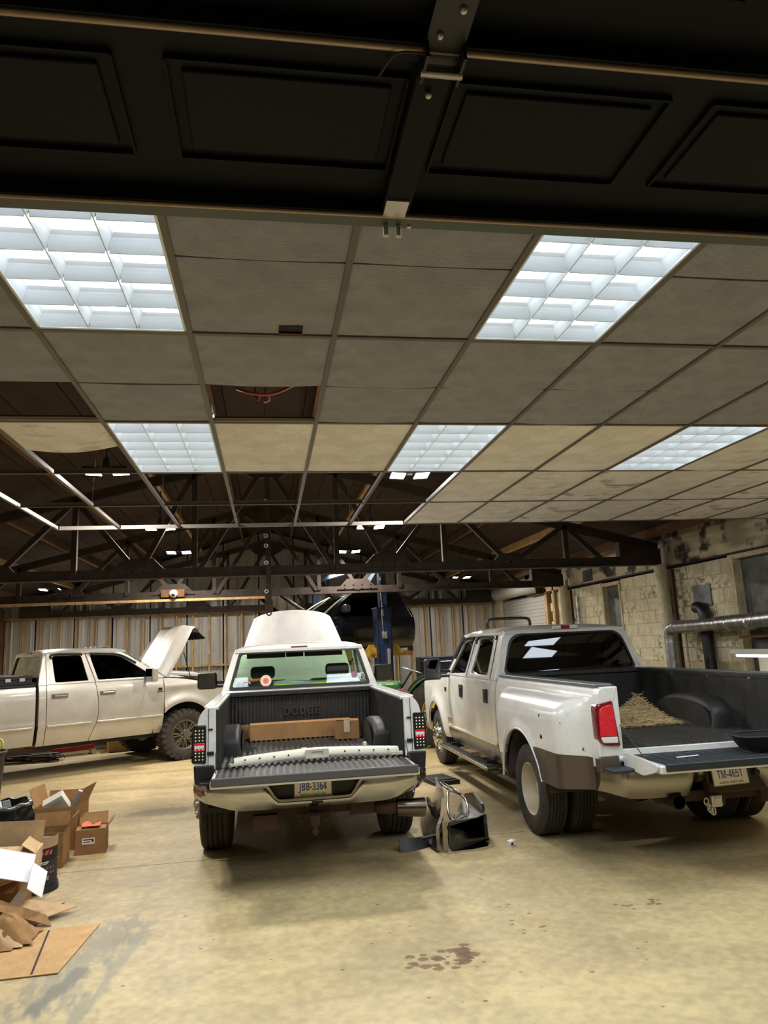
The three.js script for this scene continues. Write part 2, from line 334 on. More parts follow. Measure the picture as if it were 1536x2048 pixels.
  part(W, 'concrete_beam', bx(0.24, 0.3, 3.0, XW + 0.1, 3.25, -17.9), mortar);
  // steel plates closing the doorways, with reveals
  const doorGrey = metres(std(0x84847e, 0.5, 0.35, { map: MT.galv.map }), 1.6);
  struct('door_1', [bx(0.04, 2.72, 0.6, XW + 0.1, 1.36, -12.28)], doorGrey, 'tall grey steel door in the block wall behind the dual-wheel truck', 'door');
  struct('door_2', [bx(0.04, 2.76, 1.7, XW + 0.1, 1.38, -7.93, 0.005)], doorGrey, 'wide grey steel door set in the block wall, at the edge of view', 'door');
  struct('trim_2', [bx(0.16, 2.72, 0.05, XW + 0.06, 1.36, -12.62), bx(0.16, 2.72, 0.05, XW + 0.06, 1.36, -11.95), bx(0.16, 0.06, 0.7, XW + 0.06, 2.73, -12.28)], mortar, 'cream painted frame of the narrow steel door', 'trim');
  struct('trim_3', [bx(0.18, 2.76, 0.1, XW + 0.05, 1.38, -8.75), bx(0.16, 0.06, 1.8, XW + 0.06, 2.77, -7.93)], mortar, 'cream painted frame of the wide steel door', 'trim');
  solo('wall_plate', 'square grey steel plate covering a hole in the block wall', 'plate', [bx(0.012, 0.3, 0.42, 0, 0, 0, 0.003)], doorGrey, [XW - 0.02, 2.31, -9.5]);
  solo('wall_plate', 'small dark vent plate high on the concrete beam near the far column', 'plate', [bx(0.012, 0.22, 0.4, 0, 0, 0, 0.003)], std(0x4a4a46, 0.6, 0.3), [XW - 0.035, 2.97, -13.15]);
  // round columns
  const colM = metres(std(0xffffff, 0.85, 0, { map: bt(3) }), 1);
  struct('trim_4', [cy(0.1, 0.1, 2.86, XW - 0.12, 1.43, -10.35, 'y', 24)], colM, 'round cream column carrying the nearest truss', 'column');
  struct('trim_5', [cy(0.1, 0.1, 2.86, XW - 0.12, 1.43, -14.15, 'y', 24)], colM, 'round cream column carrying the middle truss', 'column');
  struct('trim_6', [bx(0.05, 2.75, 0.05, XW - 0.1, 1.38, -10.08), bx(0.05, 2.75, 0.05, XW - 0.1, 1.38, -13.85)], MT.rust, 'rusty pipe runs beside the round columns', 'trim');
  // left and front walls, only glimpsed or mirrored
  struct('wall_left', [bx(0.2, 3.4, 20.8, XL - 0.1, 1.7, -9)], mortar, 'cream block wall on the far side of the garage', 'wall');
  struct('wall_front', [bx(XW - XL - 4.6, 3.4, 0.2, (XL + -1.7) / 2 - 0.0, 1.7, ZF + 0.1).scale(1, 1, 1), bx(XW - 2.3, 3.4, 0.2, (XW + 2.3) / 2, 1.7, ZF + 0.1), bx(4.0, 0.35, 0.2, 0.3, 3.225, ZF + 0.1)], mortar, 'front wall around the open garage doorway', 'wall');
}
{
  // gable roof deck of boards on purlins
  const roofM = MT.oldwood;
  const ridge = 5.0, eave = 3.25, half = 6.5;
  const R = new THREE.Group(); R.name = 'roof'; R.userData = { kind: 'structure', label: 'dark timber roof deck on purlins above the trusses', category: 'roof' }; scene.add(R);
  const deck = metres(std(0x4d443e, 0.95, 0, { map: MT.oldwood.map }), 0.9);
  for (const s of [-1, 1]) {
    const n = 13, L = Math.hypot(half, ridge - eave), a = Math.atan2(ridge - eave, half);
    for (let i = 0; i < n; i++) { const t = (i + 0.5) / n; part(R, 'deck_board', bx(L / n - 0.012, 0.03, 21, 0, 0, 0).applyMatrix4(new THREE.Matrix4().makeRotationZ(-s * a)).translate(s * half * t + 0.0, lerp(ridge, eave, t) + rr(0, 0.006), -9), deck); }
    for (let i = 0; i < 6; i++) { const t = (i + 0.6) / 6.2; part(R, 'purlin', bx(0.05, 0.14, 20.4, 0, 0, 0).applyMatrix4(new THREE.Matrix4().makeRotationZ(-s * a)).translate(s * half * t, lerp(ridge, eave, t) - 0.085, -9.1), i % 3 === 1 ? MT.stud : MT.oldwood); }
  }
  part(R, 'outer_roofing', [-1, 1].map(s => bx(6.9, 0.04, 21.4, 0, 0, 0).applyMatrix4(new THREE.Matrix4().makeRotationZ(-s * Math.atan2(ridge - eave, half))).translate(s * 3.25, lerp(ridge, eave, 0.5) + 0.06, -9)), MT.dark);
}
// steel roof trusses
function truss(z, label) {
  const t = thing('roof_truss', label, 'truss', [0, 0, z]); t.userData.group = 'steel roof trusses';
  const yb = 2.93, W = 6.0, topY = x => lerp(4.62, 3.12, Math.abs(x) / W);
  part(t, 'bottom_chord', [bx(2 * W, 0.012, 0.16, 0, yb - 0.07, 0), bx(2 * W, 0.13, 0.012, 0, yb, 0.02), bx(2 * W, 0.13, 0.012, 0, yb, -0.02)], MT.truss);
  for (const s of [-1, 1]) {
    part(t, 'top_chord', [bar([0, 4.62, 0.03], [s * W, 3.12, 0.03], 0.012, 0.12), bar([0, 4.62, -0.03], [s * W, 3.12, -0.03], 0.012, 0.12), bar([0, 4.68, 0], [s * W, 3.18, 0], 0.14, 0.012)], MT.truss);
    const web = (a, b) => part(t, 'web_member', [bar([a[0], a[1], 0.012], [b[0], b[1], 0.012], 0.07, 0.075, [0, 0, 1]).translate(0, 0, 0)], MT.truss);
    web([0, 4.5], [s * 0.95, yb]); web([s * 1.75, yb], [s * 1.0, topY(1)]); web([s * 1.75, yb], [s * 2.6, topY(2.6)]); web([s * 3.6, yb], [s * 2.6, topY(2.6)]); web([s * 3.6, yb], [s * 4.5, topY(4.5)]); web([s * 5.1, yb], [s * 4.5, topY(4.5)]);
    web([s * 2.6, yb], [s * 2.6, topY(2.6)]); web([s * 1.0, yb], [s * 1.0, topY(1)]); web([s * 4.5, yb], [s * 4.5, topY(4.5)]);
    part(t, 'gusset_plate', [ex([[s * 1.35, 0], [s * 2.15, 0], [s * 1.95, 0.2], [s * 1.55, 0.2]], 0.1).translate(0, yb + 0.0, 0)], MT.truss);
    part(t, 'gusset_plate', [ex([[s * 3.3, 0], [s * 3.9, 0], [s * 3.75, 0.16], [s * 3.45, 0.16]], 0.09).translate(0, yb, 0)], MT.truss);
    part(t, 'heel_plate', [ex([[s * 5.35, 0], [s * 6.02, 0], [s * 6.02, 0.24], [s * 5.35, 0.36]], 0.14).translate(0, yb - 0.07, 0)], MT.truss);
    const bolts = []; for (let i = 0; i < 4; i++) for (const y of [0.02, 0.09]) bolts.push(sp(0.016, s * (1.5 + i * 0.17), yb + y, 0.055, 6, 5)); part(t, 'bolt', bolts, MT.truss).userData.kind = 'stuff';
  }
  part(t, 'ridge_plate', [ex([[-0.42, 4.42], [-0.2, 4.28], [0.2, 4.28], [0.42, 4.42], [0, 4.62]], 0.1)], MT.truss);
  return t;
}
truss(-10.35, 'dark steel roof truss nearest the dropped ceiling');
truss(-14.15, 'dark steel roof truss in the middle, with a pale timber strip beneath it');
truss(-19.05, 'dark steel roof truss against the ribbed metal back wall');
// ---------- dropped ceiling ----------
const GX = -0.307, GZ = -2.938, TW = 0.6096, TL = 1.2192;            // a grid crossing and the module
const gx = j => GX + j * TW, gz = r => GZ - r * TL;
const C = new THREE.Group(); C.name = 'ceiling'; C.userData = { kind: 'structure', label: 'sagging dropped ceiling of grey and cream tiles in a metal grid', category: 'ceiling' }; scene.add(C);
{
  // grey tiles are pierced with rows of small holes; cream ones are plain with scuffs and water stains
  const dots = dataTex(1024, 1024, (u, v) => {
    const n = 64, a = u * n, b = v * n * 1.0, row = Math.floor(b), x = (a + (row % 2) * 0.5) % 1 - 0.5, y = b % 1 - 0.5, hole = 1 - smooth(0.12, 0.26, Math.hypot(x, y));
    const g = fbm(N1, u * 7, v * 7, 4, 7), f = fbm(N3, u * 90, v * 90, 2, 90); const t = (0.88 + 0.18 * g + 0.06 * f) * (1 - 0.34 * hole); return [152 * t, 152 * t, 158 * t];
  });
  const cream = k => dataTex(256, 512, (u, v) => {
    const g = fbm(N1, u * 4 + k, v * 8, 4, 64), f = fbm(N3, u * 60, v * 120, 2), s = fbm(N2, u * 3 + k * 5, v * 14 + k * 3, 4);
    let c = mix3([243, 240, 235], [231, 226, 217], smooth(0.3, 0.7, g)); c = mix3(c, [120, 98, 72], (k === 2 ? 0.5 : k === 1 ? 0.2 : 0.05) * smooth(0.62, 0.8, s)); const t = 0.94 + 0.1 * f; return [c[0] * t, c[1] * t, c[2] * t];
  });
  const mGrey = std(0xffffff, 0.9, 0, { map: dots }), mCream = [0, 1, 2].map(k => std(0xffffff, 0.9, 0, { map: cream(k) }));
  const tile = (j, r, half, sagN, sagF, mat, skew = 0) => {
    // half 0: near 2 ft, 1: far 2 ft, 2: whole; sagging edges droop towards the middle
    const z0 = gz(r) - (half === 1 ? TL / 2 : 0), z1 = gz(r) - (half === 0 ? TL / 2 : TL), x0 = gx(j) + 0.006, x1 = gx(j + 1) - 0.006, up = CEIL + 0.006;
    const f = (dy, q) => (u, v) => { const bow = Math.sin(Math.PI * u); return [lerp(x0, x1, u), up + dy - bow * (sagN * (1 - v) ** 2 + sagF * v * v) - 0.012 * bow * Math.sin(Math.PI * v) + skew * u * v, lerp(z0 - 0.006, z1 + 0.006, v)]; };
    const g = surf(10, 8, f(0), [0, 0.014, 0], true), t = surf(10, 8, f(0.014));
    const G = M([g, t]); { const p = G.attributes.position, uv = G.attributes.uv; for (let i = 0; i < p.count; i++) uv.setXY(i, (p.getX(i) - x0) / TW, (z0 - p.getZ(i)) / (mat === mGrey ? TW : TL)); }
    const o = shade(new THREE.Mesh(G, mat)); o.name = 'ceiling_tile'; C.add(o);
  };
  const troffers = new Set(['-1,-1', '2,-1', '5,-1', '-1,1', '2,1', '5,1', '8,1']);
  for (let r = -3; r <= 3; r++) for (let j = -5; j <= 10; j++) {
    if (troffers.has(`${j},${r}`)) continue;
    const near = r < 1;
    if (near) {
      const skipFar = r === 0 && (j === 0 || j === -2 || j < -3), skipNear = r === 0 && j < -4;
      if (!skipNear) tile(j, r, 0, 0, r === 0 ? rr(0.0, 0.025) : rr(0, 0.008), mGrey);
      if (!skipFar) tile(j, r, 1, r === 0 ? rr(0, 0.008) : rr(0, 0.004), r === 0 ? rr(0, 0.012) : 0, mGrey);
    } else if (r === 1) {
      if (j >= 0) tile(j, r, 2, rr(0, 0.01), rr(0, 0.012), mCream[j > 5 ? 1 : 0]);
      else if (j === -2) tile(j, r, 0, 0.0, 0.035, mCream[1], 0.03);
      else if (j === -4) tile(j, r, 0, 0.0, 0.02, mCream[1]);
    } else if (j >= 3) tile(j, r, 2, rr(0, 0.008), rr(0, 0.008), mCream[(j * 7 + r * 3) % 3]);
  }
  // grid of T bars
  const bars = std(0x6a645c, 0.5, 0.2), barW = 0.024;
  for (let j = -5; j <= 11; j++) { const zEnd = j < -3 ? gz(2) : gz(4); part(C, 'main_tee', [bx(barW, 0.006, Math.abs(zEnd - gz(-3)), gx(j), CEIL, (zEnd + gz(-3)) / 2), bx(0.003, 0.036, Math.abs(zEnd - gz(-3)), gx(j), CEIL + 0.02, (zEnd + gz(-3)) / 2)], bars); }
  for (let r = -3; r <= 4; r++) { const a = r > 2 ? -3 : -5; for (let j = a; j < 11; j++) part(C, 'cross_tee', [bx(TW - 0.026, 0.006, barW, gx(j + 0.5), CEIL, gz(r)), bx(TW - 0.03, 0.036, 0.003, gx(j + 0.5), CEIL + 0.02, gz(r))], bars); }
  for (const [j, r] of [[0, 0.98], [-2, 0.98], [-3, 0.98]]) part(C, 'cross_tee', [bx(TW, 0.02, 0.04, gx(j + 0.5), CEIL + 0.012, gz(r) - 0.02)], std(0xb3a994, 0.7));
  // hanger wires above the open bays
  for (const [j, r] of [[-1, 3], [1, 3], [2, 3], [-2, 3], [0, 4], [2, 4], [-1, 4]]) part(C, 'hanger_wire', [rod([gx(j), CEIL + 0.03, gz(r)], [gx(j) + rr(-0.1, 0.1), 4.3, gz(r) + rr(-0.2, 0.2)], 0.0015, 5)], MT.rust);
  // dark patch where a tile was cut for a box near the first crossing
  part(C, 'cut_out', [bx(0.1, 0.004, 0.07, gx(0) + 0.42, CEIL + 0.0, gz(0) + 0.07)], MT.dark, 'small dark cut-out in a grey tile');
  part(C, 'cut_flap', [bx(0.1, 0.005, 0.03, gx(0) + 0.42, CEIL - 0.006, gz(0) + 0.035, 0, 0.5)], MT.cardDark);
}
// loose red wires in the opening
{
  const w = thing('cable', 'loose red wires drooping through the missing ceiling tile', 'cable', [gx(0.5), CEIL, gz(0.72)]);
  const red = std(0xa8331f, 0.5);
  part(w, 'strand', tb([[-0.15, 0.12, -0.1], [-0.06, 0.04, 0.05], [0.05, 0.03, 0.08], [0.18, 0.12, 0.0]], 0.008, 24), std(0xc05030, 0.5));
  part(w, 'strand', tb([[0.02, 0.05, 0.05], [0.03, 0.03, -0.02], [0.0, 0.07, -0.15], [0.02, 0.2, -0.22]], 0.004, 20), red);
  part(w, 'strand', tb([[-0.02, 0.05, 0.06], [-0.03, 0.02, 0.0], [-0.05, 0.1, -0.1], [-0.03, 0.3, -0.2]], 0.004, 20), red);
}
// ---------- troffers with louvers ----------
const tubeM = std(0x111111, 0.4, 0, { emissive: COOL, emissiveIntensity: TROFFER_GLOW });
const louverM = std(0xe6ebee, 0.35, 0.15), panM = std(0xf0f2f2, 0.6);
function bladeGeo(len, h, t0, t1) {      // tapered curved blade along z, hanging down from y = 0
  const pts = [], n = 5; for (let i = 0; i <= n; i++) { const v = i / n; pts.push([lerp(t1, t0, Math.pow(v, 0.6)) / 2, -h * v]); } for (let i = n; i >= 0; i--) { const v = i / n; pts.push([-lerp(t1, t0, Math.pow(v, 0.6)) / 2, -h * v]); }
  return ex(pts, len);
}
const bladeLong = bladeGeo(1.17, 0.062, 0.004, 0.05), bladeCross = bladeGeo(0.18, 0.062, 0.004, 0.06).rotateY(Math.PI / 2);
function troffer(j, r, label, on = true) {
  const t = thing('ceiling_light', label, 'light', [gx(j + 0.5), CEIL, gz(r + 0.5)], 0, 'louvered ceiling lights');
  part(t, 'pan', [bx(0.6, 0.01, 1.2, 0, 0.125, 0), bx(0.01, 0.125, 1.2, -0.297, 0.064, 0), bx(0.01, 0.125, 1.2, 0.297, 0.064, 0), bx(0.6, 0.125, 0.01, 0, 0.064, -0.597), bx(0.6, 0.125, 0.01, 0, 0.064, 0.597)], panM);
  part(t, 'frame', [bx(0.59, 0.008, 0.014, 0, 0.004, 0.59), bx(0.59, 0.008, 0.014, 0, 0.004, -0.59), bx(0.014, 0.008, 1.18, 0.29, 0.004, 0), bx(0.014, 0.008, 1.18, -0.29, 0.004, 0)], louverM);
  for (const x of [-0.195, 0, 0.195]) part(t, 'tube', [cy(0.019, 0.019, 1.14, x, 0.095, 0, 'z', 12)], tubeM);
  for (const x of [-0.29, -0.0975, 0.0975, 0.29]) { const b = shade(new THREE.Mesh(bladeLong, louverM)); b.name = 'louver_blade'; b.position.set(x, 0.066, 0); t.add(b); }
  for (let i = 0; i <= 6; i++) for (const x of [-0.195, 0, 0.195]) { const b = shade(new THREE.Mesh(bladeCross, louverM)); b.name = 'louver_blade'; b.position.set(x, 0.066, -0.585 + i * 0.195); t.add(b); }
  const L = new THREE.RectAreaLight(COOL, TROFFER_LIGHT, 0.56, 1.16); L.position.set(0, -0.006, 0); L.rotation.x = -Math.PI / 2; t.add(L);
}
troffer(-1, -1, 'large louvered ceiling light beside the garage door edge, on the trash can side');
troffer(2, -1, 'large louvered ceiling light beside the garage door edge, on the block wall side');
troffer(5, -1, 'louvered ceiling light next to the garage door edge, closest to the block wall');
troffer(-1, 1, 'louvered ceiling light beside the opening with red wires, next to bare bays');
troffer(2, 1, 'louvered ceiling light above the gap between the two white trucks');
troffer(5, 1, 'louvered ceiling light amid cream tiles above the dual-wheel truck');
troffer(8, 1, 'louvered ceiling light amid cream tiles hard by the block wall');
// ---------- pairs of square LED lamps under the ridge ----------
const ledM = std(0x222222, 0.4, 0, { emissive: LEDCOL, emissiveIntensity: LED_GLOW });
function ledPair(x, y, z, label) {
  const t = thing('led_light', label, 'light', [x, y, z], 0, 'twin LED lamps under the roof');
  part(t, 'socket', [cy(0.03, 0.035, 0.09, 0, 0.1, 0), rod([0, 0.12, 0], [0, 0.55, 0], 0.008)], MT.dark);
  part(t, 'hub', [bx(0.07, 0.05, 0.07, 0, 0.04, 0, 0.01)], MT.dark);
  for (const s of [-1, 1]) {
    const a = 0.12;
    const q = new THREE.Matrix4().makeRotationFromEuler(new THREE.Euler(-0.13, 0, s * 0.06)).setPosition(s * 0.13, 0.02, 0), H = g => g.applyMatrix4(q);
    const h = part(t, 'lamp_head', [H(bx(0.16, 0.03, 0.17, 0, 0, 0, 0.006))], MT.dark);
    part(h, 'led_panel', [H(bx(0.15, 0.006, 0.16, 0, -0.017, 0))], ledM);
    const L = new THREE.RectAreaLight(LEDCOL, LED_LIGHT, 0.15, 0.16); L.matrixAutoUpdate = true; const e = new THREE.Matrix4().copy(q).multiply(new THREE.Matrix4().makeRotationX(-Math.PI / 2).setPosition(0, -0.024, 0)); e.decompose(L.position, L.quaternion, L.scale); t.add(L);
  }
}
ledPair(-1.55, 3.6, -7.24, 'twin square LED lamp shining through the bare grid bays, on the silver truck side');
ledPair(1.54, 3.6, -7.46, 'twin square LED lamp just past the louvered light between the white trucks');
ledPair(-1.51, 3.6, -10.6, 'twin square LED lamp beyond the end of the grid, on the silver truck side');
ledPair(1.58, 3.6, -10.8, 'twin square LED lamp beyond the end of the grid, on the block wall side');
ledPair(-1.55, 3.6, -13.2, 'small far twin LED lamp seen between the truss webs');
ledPair(1.55, 3.6, -13.6, 'far twin LED lamp hidden behind the grid edge on the block wall side');
ledPair(-1.55, 3.6, -16.8, 'farthest twin LED lamp near the metal back wall, on the silver truck side');
ledPair(1.55, 3.6, -17.0, 'farthest twin LED lamp near the metal back wall, above the lifted black cab');
ledPair(-4.6, 3.3, -16.4, 'far twin LED lamp low under the eave behind the silver truck');
ledPair(4.5, 3.3, -16.4, 'far twin LED lamp low under the eave by the roll-up door');
// hanging ridge post with wire coils, pale strip and security camera
{
  const p = thing('hanging_post', 'slim steel post hanging below the ridge with wire insulators', 'post', [0.02, 0, -10.2]);
  part(p, 'bar', [bx(0.075, 2.0, 0.05, 0, 3.45, 0)], MT.truss);
  for (const y of [2.62, 3.02, 3.26, 3.4, 3.9]) part(p, 'insulator', new THREE.TorusGeometry(0.022, 0.008, 6, 14).translate(-0.03, y, 0.045), std(0xd9d2c2, 0.5));
  part(p, 'hook', [bx(0.11, 0.16, 0.04, 0, 2.42, 0, 0.01), new THREE.TorusGeometry(0.03, 0.01, 6, 12).translate(0, 2.32, 0)], MT.rust);
  solo('timber_strip', 'pale timber strip fixed under the middle truss', 'strip', [bx(5.9, 0.045, 0.09, 0, 0, 0)], MT.stud, [-3.0, 2.82, -14.05]);
  const c = thing('security_camera', 'small white security camera on a wooden board on the middle truss', 'camera', [-1.75, 2.95, -14.02]);
  part(c, 'board', [bx(0.42, 0.14, 0.03, 0, 0, 0)], MT.oldwood);
  part(c, 'housing', [sp(0.075, 0.02, -0.01, 0.06, 16, 12), cy(0.06, 0.075, 0.06, 0.02, -0.01, 0.03, 'z')], std(0xe4e1d8, 0.4));
  part(c, 'lens', [sp(0.035, 0.02, -0.035, 0.11, 12, 8)], MT.trimBlack);
}
// ---------- overhead sectional garage door, rolled up flat ----------
{
  const y = 2.95, t = thing('garage_door', 'dark sectional garage door rolled up overhead with centre stile and hinge', 'garage door', [0, y, 0]);
  const skin = metres(phys(0x0c0d10, 0.6, 0, { specularIntensity: 0.35 }), 1), lipM = std(0xa38f7c, 0.4, 0.6);
  const Hs = 0.545, edges = [-1.75, -1.195, -0.65, -0.105, 0.44, 0.985], x0 = -2.0, x1 = 2.7, mid = (x0 + x1) / 2;
  for (let k = 0; k < 5; k++) {
    const za = edges[k], zb = edges[k + 1] - 0.006, zc = (za + zb) / 2;
    const s = part(t, 'door_section', [bx(x1 - x0, 0.012, zb - za, mid, 0.045, zc), bx(x1 - x0, 0.045, 0.02, mid, 0.02, za + 0.01), bx(x1 - x0, 0.045, 0.02, mid, 0.02, zb - 0.01)], skin);
    for (let i = 0; i < 8; i++) {
      const pw = 0.5, xc = 0.06 + (i - 3.5 + 0.5) * 0.605 + 0.0, w = pw, za2 = za + 0.15, zb2 = zb - 0.1;
      if (xc - w / 2 < x0 || xc + w / 2 > x1) continue;
      part(s, 'embossed_panel', [bx(w, 0.02, 0.006, xc, 0.036, za2), bx(w, 0.02, 0.006, xc, 0.036, zb2), bx(0.006, 0.02, zb2 - za2, xc - w / 2, 0.036, (za2 + zb2) / 2), bx(0.006, 0.02, zb2 - za2, xc + w / 2, 0.036, (za2 + zb2) / 2), bx(w - 0.06, 0.014, zb2 - za2 - 0.06, xc, 0.036, (za2 + zb2) / 2, 0.005)], skin);
    }
    part(s, 'lip', [rod([x0, -0.004, za + 0.006], [x1, -0.004, za + 0.006], 0.007, 8)], lipM);
  }
  part(t, 'bottom_rail', [bx(x1 - x0, 0.05, 0.012, mid, 0.018, -1.765), bx(x1 - x0, 0.006, 0.04, mid, -0.008, -1.765)], std(0x5b5f58, 0.5, 0.5));
  // centre stile and hinges
  for (let k = 0; k < 5; k++) {
    const s = part(t, 'stile', [bx(0.075, 0.03, edges[k + 1] - edges[k] - 0.04, 0.355, 0.012, (edges[k] + edges[k + 1]) / 2, 0.006)], skin);
    if (!k) continue;
    const h = part(t, 'hinge', [bx(0.078, 0.006, 0.16, 0.355, -0.007, edges[k] + 0.06), bx(0.006, 0.05, 0.07, 0.318, -0.02, edges[k] - 0.0), bx(0.006, 0.05, 0.07, 0.392, -0.02, edges[k] - 0.0)], MT.trimBlack);
    part(h, 'roller_tube', [cy(0.011, 0.011, 0.085, 0.355, -0.036, edges[k] - 0.012, 'x', 14)], MT.chromeDull);
    part(h, 'bolt', [sp(0.008, 0.34, -0.012, edges[k] + 0.05), sp(0.008, 0.37, -0.012, edges[k] + 0.11), sp(0.008, 0.35, -0.012, edges[k] - 0.1)], MT.alu);
  }
  part(t, 'end_bracket', [bx(0.06, 0.006, 0.1, 0.352, -0.006, -1.72), cy(0.008, 0.008, 0.05, 0.335, -0.02, -1.775, 'y'), cy(0.008, 0.008, 0.05, 0.37, -0.02, -1.775, 'y'), sp(0.006, 0.4, -0.012, -1.775)], MT.alu);
  part(t, 'pull_cord', tb([[0.24, 0.0, -1.27], [0.26, -0.02, -1.19], [0.3, -0.03, -1.17], [0.33, -0.02, -1.185]], 0.0025, 24, 6), MT.rust);
  for (const x of [x0 - 0.04, x1 + 0.04]) part(t, 'track', [bx(0.03, 0.05, 2.9, x, 0.03, -0.35), bx(0.005, 0.12, 2.9, x + (x < 0 ? -0.02 : 0.02), 0.05, -0.35)], MT.galv);
  for (const x of [x0 - 0.04, x1 + 0.04]) for (const z of [-1.6, 0.2]) part(t, 'hanger_strap', [bx(0.03, 0.25, 0.004, x, 0.17, z)], MT.galv);
}
// ---------- vehicle building tools (local frame: forward is -z, z = 0 at the end of the bed, ground at y = 0) ----------
const arch = (zc, yc, R) => z => Math.abs(z - zc) < R ? yc + Math.sqrt(R * R - (z - zc) * (z - zc)) : -9;
function cols(z0, z1, n, arches = []) {
  const a = []; for (let i = 0; i <= n; i++) a.push(lerp(z0, z1, i / n));
  for (const [zc, R] of arches) for (let i = 0; i <= 24; i++) { const z = zc + R * Math.cos(Math.PI * i / 24) * 0.9999; if (z < z0 - 0.001 && z > z1 + 0.001) a.push(z); }
  return a.sort((p, q) => q - p).filter((z, i, l) => !i || l[i - 1] - z > 0.0008);
}
function bodySide(s, { z, bot, top, prof: P, bulge = () => 0, e0 = () => 0, e1 = () => 0, ny = 16, inset = 0.035 }) {
  const n = z.length - 1, flip = s > 0;
  return surf(z.map((_, i) => i), ny, (i, v) => {
    const zz = z[i], b = bot(zz), t = typeof top === 'function' ? top(zz) : top, y = lerp(b, t, v), u = i / n;
    return [s * (P(y) + bulge(zz, y)), y, zz + lerp(e0(y), e1(y), u)];
  }, [-s * inset, 0, 0], flip);
}
// flat panel outline given as [forward distance, height], put on a side that leans inwards with height
function sideFrame(s, pts, holes, xAt, depth = 0.04, bevel = 0.004) {
  return mapGeo(ex(pts, depth, bevel, holes), (a, b, c) => [s * (xAt(b) - depth / 2 + c), b, -a], s > 0);
}
function sideGlass(s, pts, xAt, inset = 0.02) { return mapGeo(new THREE.ShapeGeometry(shape(pts)), (a, b) => [s * (xAt(b) - inset), b, -a], s > 0); }
// strip that follows an outline on a side
function sideTube(s, pts, xAt, r, out = 0, closed = true) { return tb(pts.map(([a, b]) => [s * (xAt(b) + out), b, -a]), r, pts.length * 4, 6, closed); }
function roofShell(z0, z1, half, edgeY, crown, nose = 0.08) {
  return M([surf(18, 16, (u, v) => {
    const a = 2 * u - 1, b = 2 * v - 1, k = Math.pow(Math.max(0, 1 - Math.pow(Math.abs(a), 3.2)), 0.55), e = Math.pow(Math.max(0, 1 - Math.pow(Math.abs(b), 4)), 0.6);
    return [a * half * (1 - 0.03 * b * b), edgeY + (crown - edgeY) * k * e, lerp(z0, z1, v)];
  }, [0, -0.03, 0], false)]);
}
function wheelWell(s, x, zc, yc, R, w) { const g = new THREE.CylinderGeometry(R, R, w, 24, 1, true, -Math.PI / 2, Math.PI); g.rotateZ(Math.PI / 2); g.rotateX(0); return mapGeo(g, (a, b, c) => [a + s * (x - w / 2), 0 + b, c], false).translate(0, yc, zc); }
function fixWell(s, x, zc, yc, R, w) {
  return M([surf(20, 1, (u, v) => { const t = lerp(0.1, Math.PI - 0.1, u); return [s * (x - v * w), yc + R * Math.sin(t), zc + R * Math.cos(t)]; }), surf(20, 1, (u, v) => { const t = lerp(0.1, Math.PI - 0.1, u); return [s * (x - w), yc + R * v * Math.sin(t), zc + R * v * Math.cos(t)]; })]);
}
